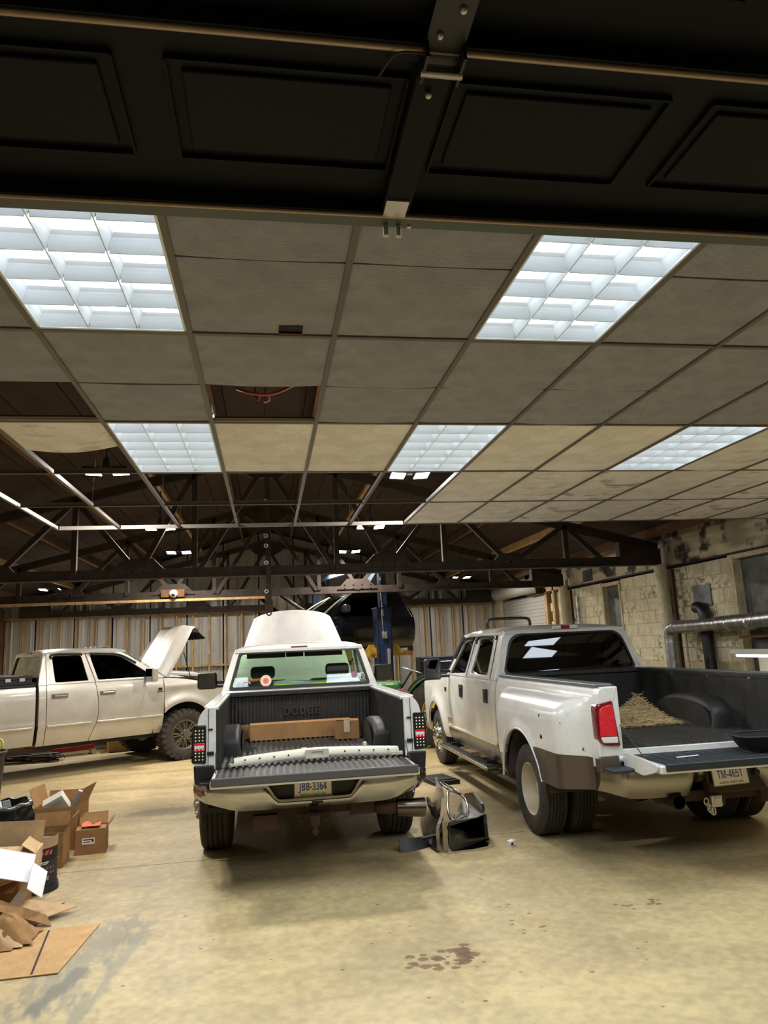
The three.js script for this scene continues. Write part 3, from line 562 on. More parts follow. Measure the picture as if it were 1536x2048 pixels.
// a wheel lying on the x axis, outer face towards +x
function wheelParts({ R = 0.4, w = 0.25, rim = 0.22, ribs = 5, lugs = 0, dish = 0, style = 'steel' }) {
  const pts = [], h = w / 2;
  pts.push([rim, -h * 0.82], [rim + 0.015, -h * 0.95], [lerp(rim, R, 0.5), -h * 1.04], [R - 0.03, -h * 0.96], [R - 0.006, -h * 0.84]);
  for (let i = 0; i < ribs; i++) { const a = lerp(-0.78, 0.78, i / ribs) * h, b = lerp(-0.78, 0.78, (i + 1) / ribs) * h, e = 0.005; if (i) pts.push([R - 0.014, a - e], [R - 0.014, a + e], [R, a + e + 0.001]); else pts.push([R, a]); pts.push([R, i === ribs - 1 ? b : b - e - 0.001]); }
  pts.push([R - 0.006, h * 0.84], [R - 0.03, h * 0.96], [lerp(rim, R, 0.5), h * 1.04], [rim + 0.015, h * 0.95], [rim, h * 0.82]);
  const lat = (p, n = 56) => { const g = new THREE.LatheGeometry(p.map(q => new THREE.Vector2(q[0], q[1])), n); g.rotateZ(-Math.PI / 2); return g; };
  const tyre = [lat(pts)];
  if (lugs) for (let i = 0; i < lugs; i++) for (const sd of [-1, 1]) { const t = 2 * Math.PI * (i + (sd > 0 ? 0.5 : 0)) / lugs; tyre.push(bx(h * 0.75, 0.03, 2 * Math.PI * R / lugs * 0.55, sd * h * 0.6, R - 0.002, 0, 0.004, 0, sd * 0.25).applyMatrix4(new THREE.Matrix4().makeRotationX(t))); tyre.push(bx(0.02, 0.07, 2 * Math.PI * R / lugs * 0.4, sd * h * 0.97, R - 0.035, 0, 0.004).applyMatrix4(new THREE.Matrix4().makeRotationX(t))); }
  const face = h * 0.8 - dish, rimG = [lat([[rim + 0.004, h * 0.86], [rim - 0.004, h * 0.88], [rim - 0.014, h * 0.8], [rim - 0.022, face + 0.02], [rim - 0.03, face - 0.005], [rim - 0.03, -h * 0.8], [rim, -h * 0.84]])];
  const extra = [];
  if (style === 'steel') { rimG.push(lat([[rim - 0.025, face - 0.01], [rim * 0.75, face - 0.03], [rim * 0.5, face], [rim * 0.42, face + 0.02], [rim * 0.36, face + 0.02], [rim * 0.34, face + 0.07], [0, face + 0.085]], 40)); for (let i = 0; i < 8; i++) { const t = i * Math.PI / 4; extra.push(cy(0.012, 0.012, 0.03, face + 0.025, rim * 0.44 * Math.cos(t), rim * 0.44 * Math.sin(t), 'x', 8)); } }
  if (style === 'slots') { rimG.push(lat([[rim - 0.03, face - 0.03], [rim * 0.8, face - 0.005], [rim * 0.6, face + 0.045], [rim * 0.45, face + 0.06], [rim * 0.4, face + 0.09], [0, face + 0.12]], 40)); for (let i = 0; i < 8; i++) { const t = i * Math.PI / 4 + 0.2; extra.push(sp(0.02, face + 0.07, rim * 0.52 * Math.cos(t), rim * 0.52 * Math.sin(t), 10, 8)); } }
  if (style === 'spokes') { rimG.push(cy(rim * 0.36, rim * 0.38, 0.05, face - 0.005, 0, 0, 'x', 24), cy(rim * 0.2, rim * 0.22, 0.05, face + 0.03, 0, 0, 'x', 20)); for (let i = 0; i < 8; i++) for (const o of [-0.13, 0.13]) { const t = i * Math.PI / 4 + o; rimG.push(bx(0.03, rim * 0.68, 0.022, face, rim * 0.62, 0, 0.006).applyMatrix4(new THREE.Matrix4().makeRotationX(t))); } for (let i = 0; i < 8; i++) { const t = i * Math.PI / 4 + 0.39; extra.push(cy(0.011, 0.011, 0.025, face + 0.03, rim * 0.29 * Math.cos(t), rim * 0.29 * Math.sin(t), 'x', 8)); } rimG.push(cy(rim - 0.04, rim - 0.04, 0.01, -h * 0.2, 0, 0, 'x', 32)); }
  return { tyre: M(tyre), rim: M(rimG), extra: extra.length ? M(extra) : null };
}
function wheel(t, geo, x, y, z, s, rimMat, tyreMat = MT.tyre, spin = 0) {
  const m = new THREE.Matrix4().compose(V(x, y, z), new THREE.Quaternion().setFromEuler(new THREE.Euler(0, s > 0 ? 0 : Math.PI, 0)), V(1, 1, 1)).multiply(new THREE.Matrix4().makeRotationX(spin));
  const g = k => geo[k].clone().applyMatrix4(m);
  const ty = part(t, 'tyre', g('tyre'), tyreMat); const ri = part(ty, 'rim', g('rim'), rimMat); if (geo.extra) part(ty, 'lug_nuts', g('extra'), MT.alu);
  return ty;
}
// corrugated strip between two coordinates
function ribs(a, b, period, h, duty = 0.5) { const o = []; const n = Math.round((b - a) / period), p = (b - a) / n; for (let i = 0; i < n; i++) { const q = a + i * p, w = p * duty, e = p * 0.1; o.push([q, 0], [q + (p - w) / 2 - e, 0], [q + (p - w) / 2 + e, h], [q + (p + w) / 2 - e, h], [q + (p + w) / 2 + e, 0]); } o.push([b, 0]); return o; }
function ribbedFloor(x0, x1, z0, z1, y, period, h) { const r = ribs(x0, x1, period, h); return surf(r.map((_, i) => i), [0, 1], (i, v) => [r[i][0], y + r[i][1], lerp(z0, z1, v)]); }
function ribbedWallX(x0, x1, y0, y1, z, period, h) { const r = ribs(x0, x1, period, h); return surf(r.map((_, i) => i), [0, 1], (i, v) => [r[i][0], lerp(y0, y1, v), z + r[i][1]]); }
function ribbedWallZ(s, x, z0, z1, y0, y1, period, h) { const r = ribs(Math.min(z0, z1), Math.max(z0, z1), period, h); return surf(r.map((_, i) => i), [0, 1], (i, v) => [x - s * r[i][1], lerp(y0, y1, v), r[i][0]]); }
// rounded wheel housing inside a bed
function wheelHump(s, xOut, xIn, zc, half, y0, y1) { return surf(20, 8, (u, v) => { const t = Math.PI * u, k = Math.pow(Math.sin(t), 0.45), r = Math.min(1, (1 - v) * 3.2), e = Math.sqrt(Math.max(0, 1 - (1 - r) * (1 - r))); const z = zc + half * Math.cos(t); return [s * lerp(xOut, xIn, v), y0 + (y1 - y0) * k * (v > 0.999 ? 0 : e), z]; }); }
function humpFace(s, x, zc, half, y0, y1) { return surf(20, 1, (u, v) => { const t = Math.PI * u, k = Math.pow(Math.sin(t), 0.45); return [s * x, y0 + (y1 - y0) * k * v * 0.86, zc + half * 0.97 * Math.cos(t)]; }); }
function plateTex(main, low) {
  return canvasTex(512, 256, (c, w, h) => {
    c.fillStyle = '#e9e3d4'; c.fillRect(0, 0, w, h); c.strokeStyle = '#8a9ab0'; c.lineWidth = 8; c.strokeRect(4, 4, w - 8, h - 8);
    c.fillStyle = 'rgba(150,178,200,0.5)'; c.fillRect(20, 16, w - 40, 30);
    c.fillStyle = '#2b4c86'; c.textAlign = 'center'; c.textBaseline = 'middle'; c.save(); c.translate(w / 2, h * 0.45); c.scale(0.78, 1.25); c.font = 'bold 118px sans-serif'; c.fillText(main, 0, 0); c.restore();
    c.fillStyle = '#26221f'; c.font = 'bold 40px sans-serif'; c.fillText(low, w / 2, h * 0.86);
    c.fillStyle = '#55504a'; for (const x of [70, w - 70]) { c.beginPath(); c.arc(x, 26, 9, 0, 7); c.fill(); }
  });
}
function plate(t, main, x, y, z, tilt = 0, yaw = 0, roll = 0) {
  const p = part(t, 'license_plate', [bx(0.305, 0.153, 0.003, 0, 0, 0).applyMatrix4(new THREE.Matrix4().makeRotationFromEuler(new THREE.Euler(tilt, yaw, roll))).translate(x, y, z)], MT.alu, 'licence plate with blue characters');
  const g = new THREE.PlaneGeometry(0.302, 0.15).translate(0, 0, 0.0022).applyMatrix4(new THREE.Matrix4().makeRotationFromEuler(new THREE.Euler(tilt, yaw, roll))).translate(x, y, z);
  part(p, 'plate_face', g, std(0xffffff, 0.45, 0, { map: plateTex(main, 'NORTH CAROLINA') }));
  return p;
}
// towing mirror: head with a glass on the rear face, and an arm to the door
function towMirror(t, x, y, z, s, w, h, headMat) {
  const m = part(t, 'mirror', [bx(w, h, 0.11, x, y, z, 0.035)], headMat);
  part(m, 'mirror_glass', [bx(w * 0.84, h * 0.86, 0.004, x, y, z + 0.056, 0.002)], std(0x6d7278, 0.05, 1));
  part(m, 'mirror_arm', [bx(0.16, 0.04, 0.05, x - s * (w / 2 + 0.06), y - h * 0.12, z - 0.01, 0.012), bx(0.16, 0.03, 0.04, x - s * (w / 2 + 0.06), y - h * 0.36, z - 0.01, 0.012)], MT.trimBlack);
  return m;
}
// ---------- white pickup in the middle, tailgate down, hood up ----------
{
  const t = thing('pickup_truck', 'white pickup truck with black bed liner, lowered tailgate and raised hood', 'truck', [0.355, 0, -6.35]);
  const P = prof([[0.42, 0.88], [0.6, 0.94], [0.78, 0.968], [0.98, 0.962], [1.14, 0.948], [1.26, 0.922], [1.33, 0.885], [1.36, 0.85]]);
  const axR = -1.12, axF = -4.62, yw = 0.4, L = 2.0, fy = 0.865;
  for (const s of [-1, 1]) {
    const ar = arch(axR, yw, 0.49), af = arch(axF, yw, 0.5);
    part(t, 'bed_side', bodySide(s, { z: cols(0, -L, 20, [[axR, 0.49]]), bot: z => Math.max(lerp(0.62, 0.76, smooth(-0.5, -0.3, z)), ar(z)), top: 1.36, prof: P, bulge: (z, y) => 0.03 * Math.exp(-Math.pow((Math.hypot(z - axR, y - yw) - 0.5) / 0.07, 2)) }), MT.white);
    part(t, 'wheel_liner', fixWell(s, 0.9, axR, yw, 0.5, 0.4), MT.under); part(t, 'wheel_liner', fixWell(s, 0.9, axF, yw, 0.5, 0.4), MT.under);
    part(t, 'cab_corner', bodySide(s, { z: cols(-L - 0.03, -2.3, 4), bot: () => 0.5, top: 1.37, prof: P }), MT.white);
    part(t, 'door', bodySide(s, { z: cols(-2.31, -3.5, 8), bot: () => 0.5, top: 1.37, prof: P }), MT.white);
    part(t, 'front_fender', bodySide(s, { z: cols(-3.51, -5.35, 16, [[axF, 0.5]]), bot: z => Math.max(0.5, af(z)), top: z => lerp(1.3, 1.16, (-3.51 - z) / 1.84), prof: P, bulge: (z, y) => 0.035 * Math.exp(-Math.pow((Math.hypot(z - axF, y - yw) - 0.5) / 0.08, 2)) }), MT.white);
    // greenhouse side
    const xAt = y => lerp(0.875, 0.73, clamp((y - 1.36) / 0.46, 0, 1.2));
    part(t, 'window_frame', sideFrame(s, rpoly([[2.04, 1.35], [3.62, 1.35], [2.98, 1.835], [2.16, 1.835]], [0.01, 0.03, 0.1, 0.06]), [rpoly([[2.3, 1.4], [3.42, 1.4], [2.9, 1.78], [2.36, 1.78]], 0.04)], xAt), MT.white);
    part(t, 'side_window', sideGlass(s, rpoly([[2.3, 1.4], [3.42, 1.4], [2.9, 1.78], [2.36, 1.78]], 0.04), xAt), MT.clear);
    // rear post: painted jamb, tail lamp and black lower corner
    const c = x => x * s;
    part(t, 'rear_post', [ex(rpoly([[c(0.79), 0.87], [c(0.965), 0.9], [c(0.962), 1.1], [c(0.925), 1.3], [c(0.87), 1.365], [c(0.79), 1.365]], [0.01, 0.01, 0.05, 0.06, 0.03, 0.01]), 0.05, 0.006).translate(0, 0, 0.006)], MT.white);
    part(t, 'jamb_seam', [bar([c(0.852), 0.88, 0.035], [c(0.846), 1.355, 0.035], 0.006, 0.004)], MT.trimBlack);
    part(t, 'striker', [bx(0.055, 0.03, 0.02, c(0.832), 1.0, 0.035, 0.004), bx(0.04, 0.012, 0.02, c(0.832), 1.19, 0.035, 0.003)], MT.trimBlack);
    const tl = part(t, 'tail_light', [ex(rpoly([[c(0.865), 0.915], [c(0.985), 0.925], [c(0.985), 1.16], [c(0.965), 1.225], [c(0.865), 1.23]], 0.02), 0.12, 0.012).translate(0, 0, -0.02)], phys(0x0b0b0d, 0.15, 0, { clearcoat: 1 }));
    const dots = []; for (const y0 of [0.955, 1.105]) for (let i = 0; i < 4; i++) for (let k = 0; k < 3; k++) dots.push(sp(0.0065, c(0.895 + k * 0.028), y0 + i * 0.026, 0.04, 8, 6));
    part(tl, 'led_array', dots, std(0xf3efe8, 0.3, 0)).userData.kind = 'stuff';
    for (const y of [1.043, 1.088]) part(tl, 'red_bar', [bx(0.088, 0.018, 0.01, c(0.922), y - 0.012, 0.038, 0.003)], MT.redGlow);
    part(tl, 'reverse_lens', [bx(0.08, 0.026, 0.008, c(0.922), 1.054, 0.038, 0.003)], MT.clearLens);
    part(t, 'lower_corner', [ex(rpoly([[c(0.8), 0.74], [c(0.955), 0.76], [c(0.97), 0.91], [c(0.8), 0.91]], 0.02), 0.14, 0.012).translate(0, 0, -0.03)], MT.trimBlack);
    // bed interior
    part(t, 'bed_rail', [bx(0.085, 0.02, L, c(0.845), 1.366, -L / 2, 0.008), bx(0.06, 0.03, L - 0.02, c(0.8), 1.352, -L / 2 + 0.01, 0.008)], MT.white);
    part(t, 'liner_side', [ribbedWallZ(s, c(0.775), -0.04, -L + 0.04, fy, 1.35, 0.06, 0.008), bx(0.035, 0.5, 0.03, c(0.775), 1.1, -0.02, 0.01), bx(0.02, 0.49, L, c(0.79), 1.1, -L / 2)], MT.liner);
    part(t, 'wheel_hump', [wheelHump(s, 0.78, 0.6, axR + 0.02, 0.42, fy, 1.11), humpFace(s, 0.602, axR + 0.02, 0.42, fy, 1.11)], MT.liner);
    towMirror(t, c(1.1), 1.475, -3.0, s, 0.235, 0.2, MT.trimBlack);
  }
  part(t, 'bed_floor', [ribbedFloor(-0.775, 0.775, 0.0, -L + 0.02, fy, 0.052, 0.014)], MT.liner);
  part(t, 'bed_base', [bx(1.72, 0.05, L, 0, fy - 0.03, -L / 2), bx(1.5, 0.14, 5.2, 0, 0.6, -2.7)], MT.under);
  const fr = part(t, 'bed_front', [ribbedWallX(-0.775, 0.775, fy, 1.35, -L + 0.03, 0.04, 0.008), bx(1.6, 0.5, 0.02, 0, 1.1, -L + 0.01), bx(1.62, 0.05, 0.05, 0, 1.345, -L + 0.04, 0.01)], MT.liner);
  const tx = new TextGeometry('DODGE', { font: FONT, size: 0.085, depth: 0.012, curveSegments: 3 }); tx.computeBoundingBox(); const tw = tx.boundingBox.max.x;
  part(fr, 'lettering', tx.translate(-tw / 2, 1.1, -L + 0.036).scale(1, 1, 1), MT.liner, 'raised maker lettering on the bed front');
  // tailgate, hanging level
  const tg = part(t, 'tailgate', [bx(1.6, 0.062, 0.53, 0, 0.835, 0.3, 0.012)], MT.white);
  part(tg, 'gate_liner', [ribbedFloor(-0.77, 0.77, 0.545, 0.05, 0.868, 0.052, 0.012)], MT.liner);
  part(tg, 'edge_cap', [bx(1.585, 0.062, 0.03, 0, 0.852, 0.558, 0.01)], std(0x4a4642, 0.6));
  for (const s of [-1, 1]) part(tg, 'gate_cable', [rod([s * 0.775, 0.88, 0.3], [s * 0.79, 1.0, 0.03], 0.004)], MT.rust);
  // chrome step bumper with a dropped centre
  const topY = x => { const a = Math.abs(x); return lerp(0.63, 0.765, smooth(0.28, 0.4, a)); }, path = x => 0.2 - 0.09 * Math.pow(Math.abs(x) / 0.97, 3.5) - 0.17 * smooth(0.86, 0.975, Math.abs(x));
  const xs = []; for (let i = 0; i <= 60; i++) xs.push(lerp(-0.975, 0.975, i / 60));
  const bp = part(t, 'rear_bumper', [surf(xs.map((_, i) => i), 10, (i, v) => { const x = xs[i], b = 0.552 + 0.085 * smooth(0.55, 0.98, Math.abs(x)), y = lerp(b, topY(x), v); return [x, y, path(x) + 0.02 * Math.sin(Math.PI * v) - 0.05 * (1 - v) * (1 - v)]; }, [0, 0, -0.05])], MT.chrome);
  part(bp, 'step_pad', [bx(0.52, 0.02, 0.12, -0.65, 0.782, 0.11, 0.006), bx(0.52, 0.02, 0.12, 0.65, 0.782, 0.11, 0.006)], MT.trimBlack);
  part(bp, 'plate_recess', [bx(0.86, 0.18, 0.04, 0, 0.69, 0.12, 0.01)], MT.trimBlack);
  part(bp, 'badge', [bx(0.09, 0.012, 0.004, 0.02, 0.595, 0.221)], MT.trimBlack);
  const pl = plate(t, 'JBB-3364', -0.01, 0.7, 0.152, -0.1);
  part(pl, 'plate_frame', [bx(0.315, 0.02, 0.006, -0.01, 0.63, 0.162)], std(0x9b958c, 0.4, 0.6));
  // hitch
  const hi = part(t, 'hitch', [bx(1.2, 0.07, 0.07, 0, 0.5, -0.02, 0.005), bx(0.2, 0.12, 0.06, -0.4, 0.43, 0.02, 0.005), bx(0.2, 0.1, 0.06, 0.4, 0.49, 0.02, 0.005), bx(0.075, 0.075, 0.22, 0, 0.45, 0.1, 0.008), new THREE.TorusGeometry(0.03, 0.007, 6, 14).translate(-0.1, 0.45, 0.06), new THREE.TorusGeometry(0.03, 0.007, 6, 14).translate(0.1, 0.45, 0.06)], MT.rust);
  part(hi, 'tow_ball', [cy(0.018, 0.018, 0.06, 0, 0.41, 0.19), sp(0.03, 0, 0.365, 0.19, 16, 12), cy(0.03, 0.03, 0.015, 0, 0.44, 0.19)], MT.rust);
  part(t, 'exhaust', [tb([[0.35, 0.5, -0.6], [0.45, 0.49, -0.18], [0.55, 0.475, 0.0], [0.74, 0.465, 0.02]], 0.052, 30, 16)], MT.rust);
  part(t, 'exhaust_tip', [cy(0.078, 0.066, 0.24, 0, 0, 0, 'x', 28, true).applyMatrix4(new THREE.Matrix4().makeRotationZ(-0.06)).translate(0.81, 0.458, 0.03), cy(0.072, 0.06, 0.24, 0, 0, 0, 'x', 28, true).applyMatrix4(new THREE.Matrix4().makeRotationZ(-0.06)).translate(0.81, 0.458, 0.03)], std(0x6a6058, 0.25, 1));
  part(t, 'axle', [cy(0.05, 0.05, 1.5, 0, yw, axR, 'x'), sp(0.16, 0, yw, axR, 20, 14), cy(0.05, 0.05, 1.5, 0, yw, axF, 'x')], MT.under);
  part(t, 'mud_flap', [bx(0.27, 0.34, 0.012, -0.84, 0.56, axR + 0.44, 0.004)], MT.trimBlack);
  const wg = wheelParts({ R: 0.4, w: 0.285, rim: 0.22, ribs: 5, style: 'slots' });
  for (const s of [-1, 1]) { wheel(t, wg, s * 0.85, yw, axR, s, MT.alu); wheel(t, wg, s * 0.85, yw, axF, s, MT.alu); }
  // cab back, rear glass, roof
  const lean = (g) => mapGeo(g, (x, y, z) => [x, y, z - L - 0.045 - 0.27 * Math.max(0, y - 1.36) - 0.05 * x * x * 0.5]);
  part(t, 'cab_back', [lean(ex(rpoly([[-0.88, 0.6], [0.88, 0.6], [0.875, 1.37], [0.735, 1.83], [-0.735, 1.83], [-0.875, 1.37]], [0, 0, 0.02, 0.07, 0.07, 0.02]), 0.05, 0.006, [rpoly([[-0.78, 1.405], [0.78, 1.405], [0.67, 1.79], [-0.67, 1.79]], 0.035)]))], MT.white);
  part(t, 'window_gasket', [lean(ex(rpoly([[-0.795, 1.39], [0.795, 1.39], [0.68, 1.803], [-0.68, 1.803]], 0.035), 0.064, 0.004, [rpoly([[-0.762, 1.42], [0.762, 1.42], [0.652, 1.775], [-0.652, 1.775]], 0.035)]))], MT.trimBlack);
  const rg = part(t, 'rear_window', [lean(new THREE.ShapeGeometry(shape(rpoly([[-0.775, 1.41], [0.775, 1.41], [0.665, 1.785], [-0.665, 1.785]], 0.035))))], MT.clear);
  const st = (x, y, r, col, w = 1) => part(rg, 'sticker', [lean(new THREE.CircleGeometry(r, 24).scale(w, 1, 1).translate(x, y, 0.008))], std(col, 0.5));
  st(-0.385, 1.478, 0.062, 0xd2b7a2); st(-0.385, 1.478, 0.03, 0xc0604a).position.z += 0.002; st(0.62, 1.5, 0.035, 0x7d5c6c); 
  part(rg, 'sticker', [lean(new THREE.TorusGeometry(0.035, 0.006, 4, 20, 4.5).translate(0.71, 1.475, 0.01)), lean(new THREE.TorusGeometry(0.04, 0.006, 4, 20, 4).scale(1, 0.55, 1).translate(-0.6, 1.455, 0.01))], std(0xd9d9d6, 0.6));
  part(t, 'brake_light', [bx(0.19, 0.032, 0.03, 0, 1.832, -L - 0.16, 0.008)], std(0x5b4640, 0.3));
  part(t, 'roof', roofShell(-2.14, -3.06, 0.745, 1.825, 1.895), MT.white);
  part(t, 'windshield', [surf(12, 8, (u, v) => { const a = 2 * u - 1; return [a * lerp(0.69, 0.82, v), lerp(1.84, 1.34, v), lerp(-3.03, -3.72, v) - 0.08 * (1 - a * a)]; })], MT.clear);
  part(t, 'cowl', [bx(1.6, 0.05, 0.26, 0, 1.3, -3.74, 0.01)], MT.trimBlack);
  part(t, 'engine_bay', [bx(1.5, 0.5, 1.4, 0, 0.85, -4.6), bx(1.76, 0.3, 0.12, 0, 0.95, -5.34, 0.03)], MT.under);
  part(t, 'front_bumper', [bx(1.9, 0.22, 0.16, 0, 0.6, -5.45, 0.05)], MT.chrome);
  // open hood, painted face towards the cab
  const ho = part(t, 'hood', [surf(22, 12, (u, v) => { const a = 2 * u - 1, half = lerp(0.8, 0.55, Math.pow(v, 1.5)), d = 1.18 * v, A = 1.1, lift = 0.05 * (1 - Math.pow(Math.abs(a), 2.5)) - 0.05 * Math.pow(Math.abs(a), 8); return [a * half, 1.3 + d * Math.sin(A) + lift * Math.cos(A) - 0.06 * v * v * a * a, -3.72 - d * Math.cos(A) + lift * Math.sin(A) - 0.05 * v * v]; }, [0, -0.02, -0.05])], MT.white);
  part(ho, 'hood_underside', [surf(10, 6, (u, v) => { const a = 2 * u - 1, half = lerp(0.76, 0.52, Math.pow(v, 1.5)), d = 0.03 + 1.1 * v, A = 1.1; return [a * half, 1.27 + d * Math.sin(A), -3.78 - d * Math.cos(A)]; })], std(0xd8d8d0, 0.7));
  // cab interior
  part(t, 'cab_floor', [bx(1.66, 0.3, 1.7, 0, 0.62, -2.9), bx(1.7, 0.05, 0.02, 0, 1.2, -2.1)], MT.interior);
  part(t, 'dashboard', [bx(1.6, 0.3, 0.4, 0, 1.14, -3.5, 0.08)], MT.interior);
  const se = part(t, 'seat', [bx(1.4, 0.2, 0.5, 0, 0.9, -2.75, 0.06), bx(0.62, 0.62, 0.16, -0.42, 1.16, -2.42, 0.06, 0.15), bx(0.62, 0.62, 0.16, 0.42, 1.16, -2.42, 0.06, 0.15)], MT.seat);
  for (const x of [-0.42, 0.45]) part(se, 'headrest', [bx(0.28, 0.14, 0.1, x, 1.56, -2.38, 0.045)], MT.seat);
  part(t, 'steering_wheel', [new THREE.TorusGeometry(0.19, 0.015, 8, 30).rotateX(-0.5).translate(-0.4, 1.25, -3.2)], MT.trimBlack);
  for (const x of [-0.38, 0.34]) part(t, 'sun_visor', [bx(0.48, 0.13, 0.02, x, 1.775, -3.02, 0.008, -0.6)], std(0x6f6a58, 0.9));
  part(t, 'cabin_mirror', [bx(0.22, 0.07, 0.03, -0.02, 1.755, -3.1, 0.012)], MT.trimBlack);
  // things lying on the shelf behind the seat
  const sh = solo('sunshade', 'folded silver windshield sunshade lying inside the white truck rear window', 'sunshade', [surf(16, 6, (u, v) => [lerp(-0.3, 0.72, u), 1.46 - 0.055 * v + 0.012 * Math.sin(u * 9 + v * 3), 0.06 * v + 0.01 * Math.sin(v * 12 + u * 4)], [0, -0.006, 0])], std(0x8d959c, 0.5, 0.5), [0.355, 0, -8.535]);
  solo('safety_vest', 'lime green cloth under the sunshade in the white truck rear window', 'vest', [surf(16, 4, (u, v) => [lerp(-0.3, 0.68, u), 1.425 - 0.03 * v + 0.006 * Math.sin(u * 14), 0.03 * v], [0, -0.005, 0])], std(0xa8c83a, 0.8), [0.355, 0, -8.472]);
  solo('orange_strap', 'orange strap along the white truck rear window', 'strap', [bx(0.34, 0.03, 0.02, -0.53, 1.485, 0, 0.008, 0, 0, 0.06)], std(0xc9764a, 0.8), [0.355, 0, -8.47]);
  // cargo
  const b1 = thing('cardboard_box', 'long flat brown cardboard box against the white truck bed front', 'box', [0.335, fy + 0.014, -8.12]);
  part(b1, 'carton', [bx(1.08, 0.165, 0.2, 0, 0.083, 0, 0.004, 0, 0.02)], MT.cardDark);
  part(b1, 'end_flap', [ex(rpoly([[-0.68, 0.02], [-0.54, 0.01], [-0.54, 0.165], [-0.68, 0.15]], 0.04), 0.005).translate(0, 0, -0.03)], MT.cardDark);
  const b2 = thing('cardboard_box', 'small taped brown cardboard box in the white truck bed', 'box', [0.8, fy + 0.015, -7.78]);
  part(b2, 'carton', [bx(0.245, 0.185, 0.2, 0, 0.093, 0, 0.004, 0, -0.05)], MT.cardDark);
  part(b2, 'top_flap', [bx(0.14, 0.004, 0.1, -0.05, 0.19, 0.05, 0, -0.08, -0.05)], MT.cardDark);
  part(b2, 'tape', [bx(0.06, 0.12, 0.003, -0.01, 0.13, 0.102, 0, 0, -0.05), bx(0.06, 0.003, 0.12, -0.01, 0.188, 0.04, 0, 0, -0.05)], std(0xc9b79b, 0.25));
  const be = thing('radiator_support', 'pale stamped steel crossmember with bolt holes lying in the white truck bed', 'car part', [0.4, fy + 0.02, -6.33], 0.05);
  const cm = std(0xc9c3ae, 0.45, 0.2), arc = x => 0.14 * (1 - Math.pow(Math.abs(x) / 0.69, 2));
  part(be, 'beam', [surf(30, 6, (u, v) => { const x = lerp(-0.69, 0.69, u), w = lerp(0.035, 0.06, 1 - Math.abs(2 * u - 1)), a = Math.PI * v; return [x, 0.02 + 0.05 * Math.sin(a) + 0.02 * (1 - Math.abs(2 * u - 1)), -arc(x) + w * Math.cos(a)]; }, [0, -0.012, 0])], cm);
  part(be, 'latch_bracket', [ex(rrect(-0.1, 0, 0.1, 0.075, 0.01), 0.02, 0.003, [rrect(-0.05, 0.02, 0.05, 0.06, 0.01)]).translate(0.0, 0.01, -0.07), bx(0.1, 0.04, 0.005, 0, 0.045, -0.08)], cm);
  for (let i = 0; i < 11; i++) { const x = -0.6 + i * 0.12; if (Math.abs(x) > 0.12) part(be, 'bolt_hole', [cy(0.007, 0.007, 0.006, x, 0.05, -arc(x) + 0.052, 'z', 10)], MT.trimBlack); }
  part(be, 'end_bracket', [bx(0.1, 0.025, 0.05, -0.68, 0.015, 0.0, 0.006, 0, 0.3), bx(0.1, 0.03, 0.06, 0.68, 0.015, 0.0, 0.006, 0, -0.3), bx(0.05, 0.04, 0.03, -0.1, 0.07, -0.16, 0.004), bx(0.03, 0.04, 0.03, 0.42, 0.09, -0.1, 0.004)], cm);
}
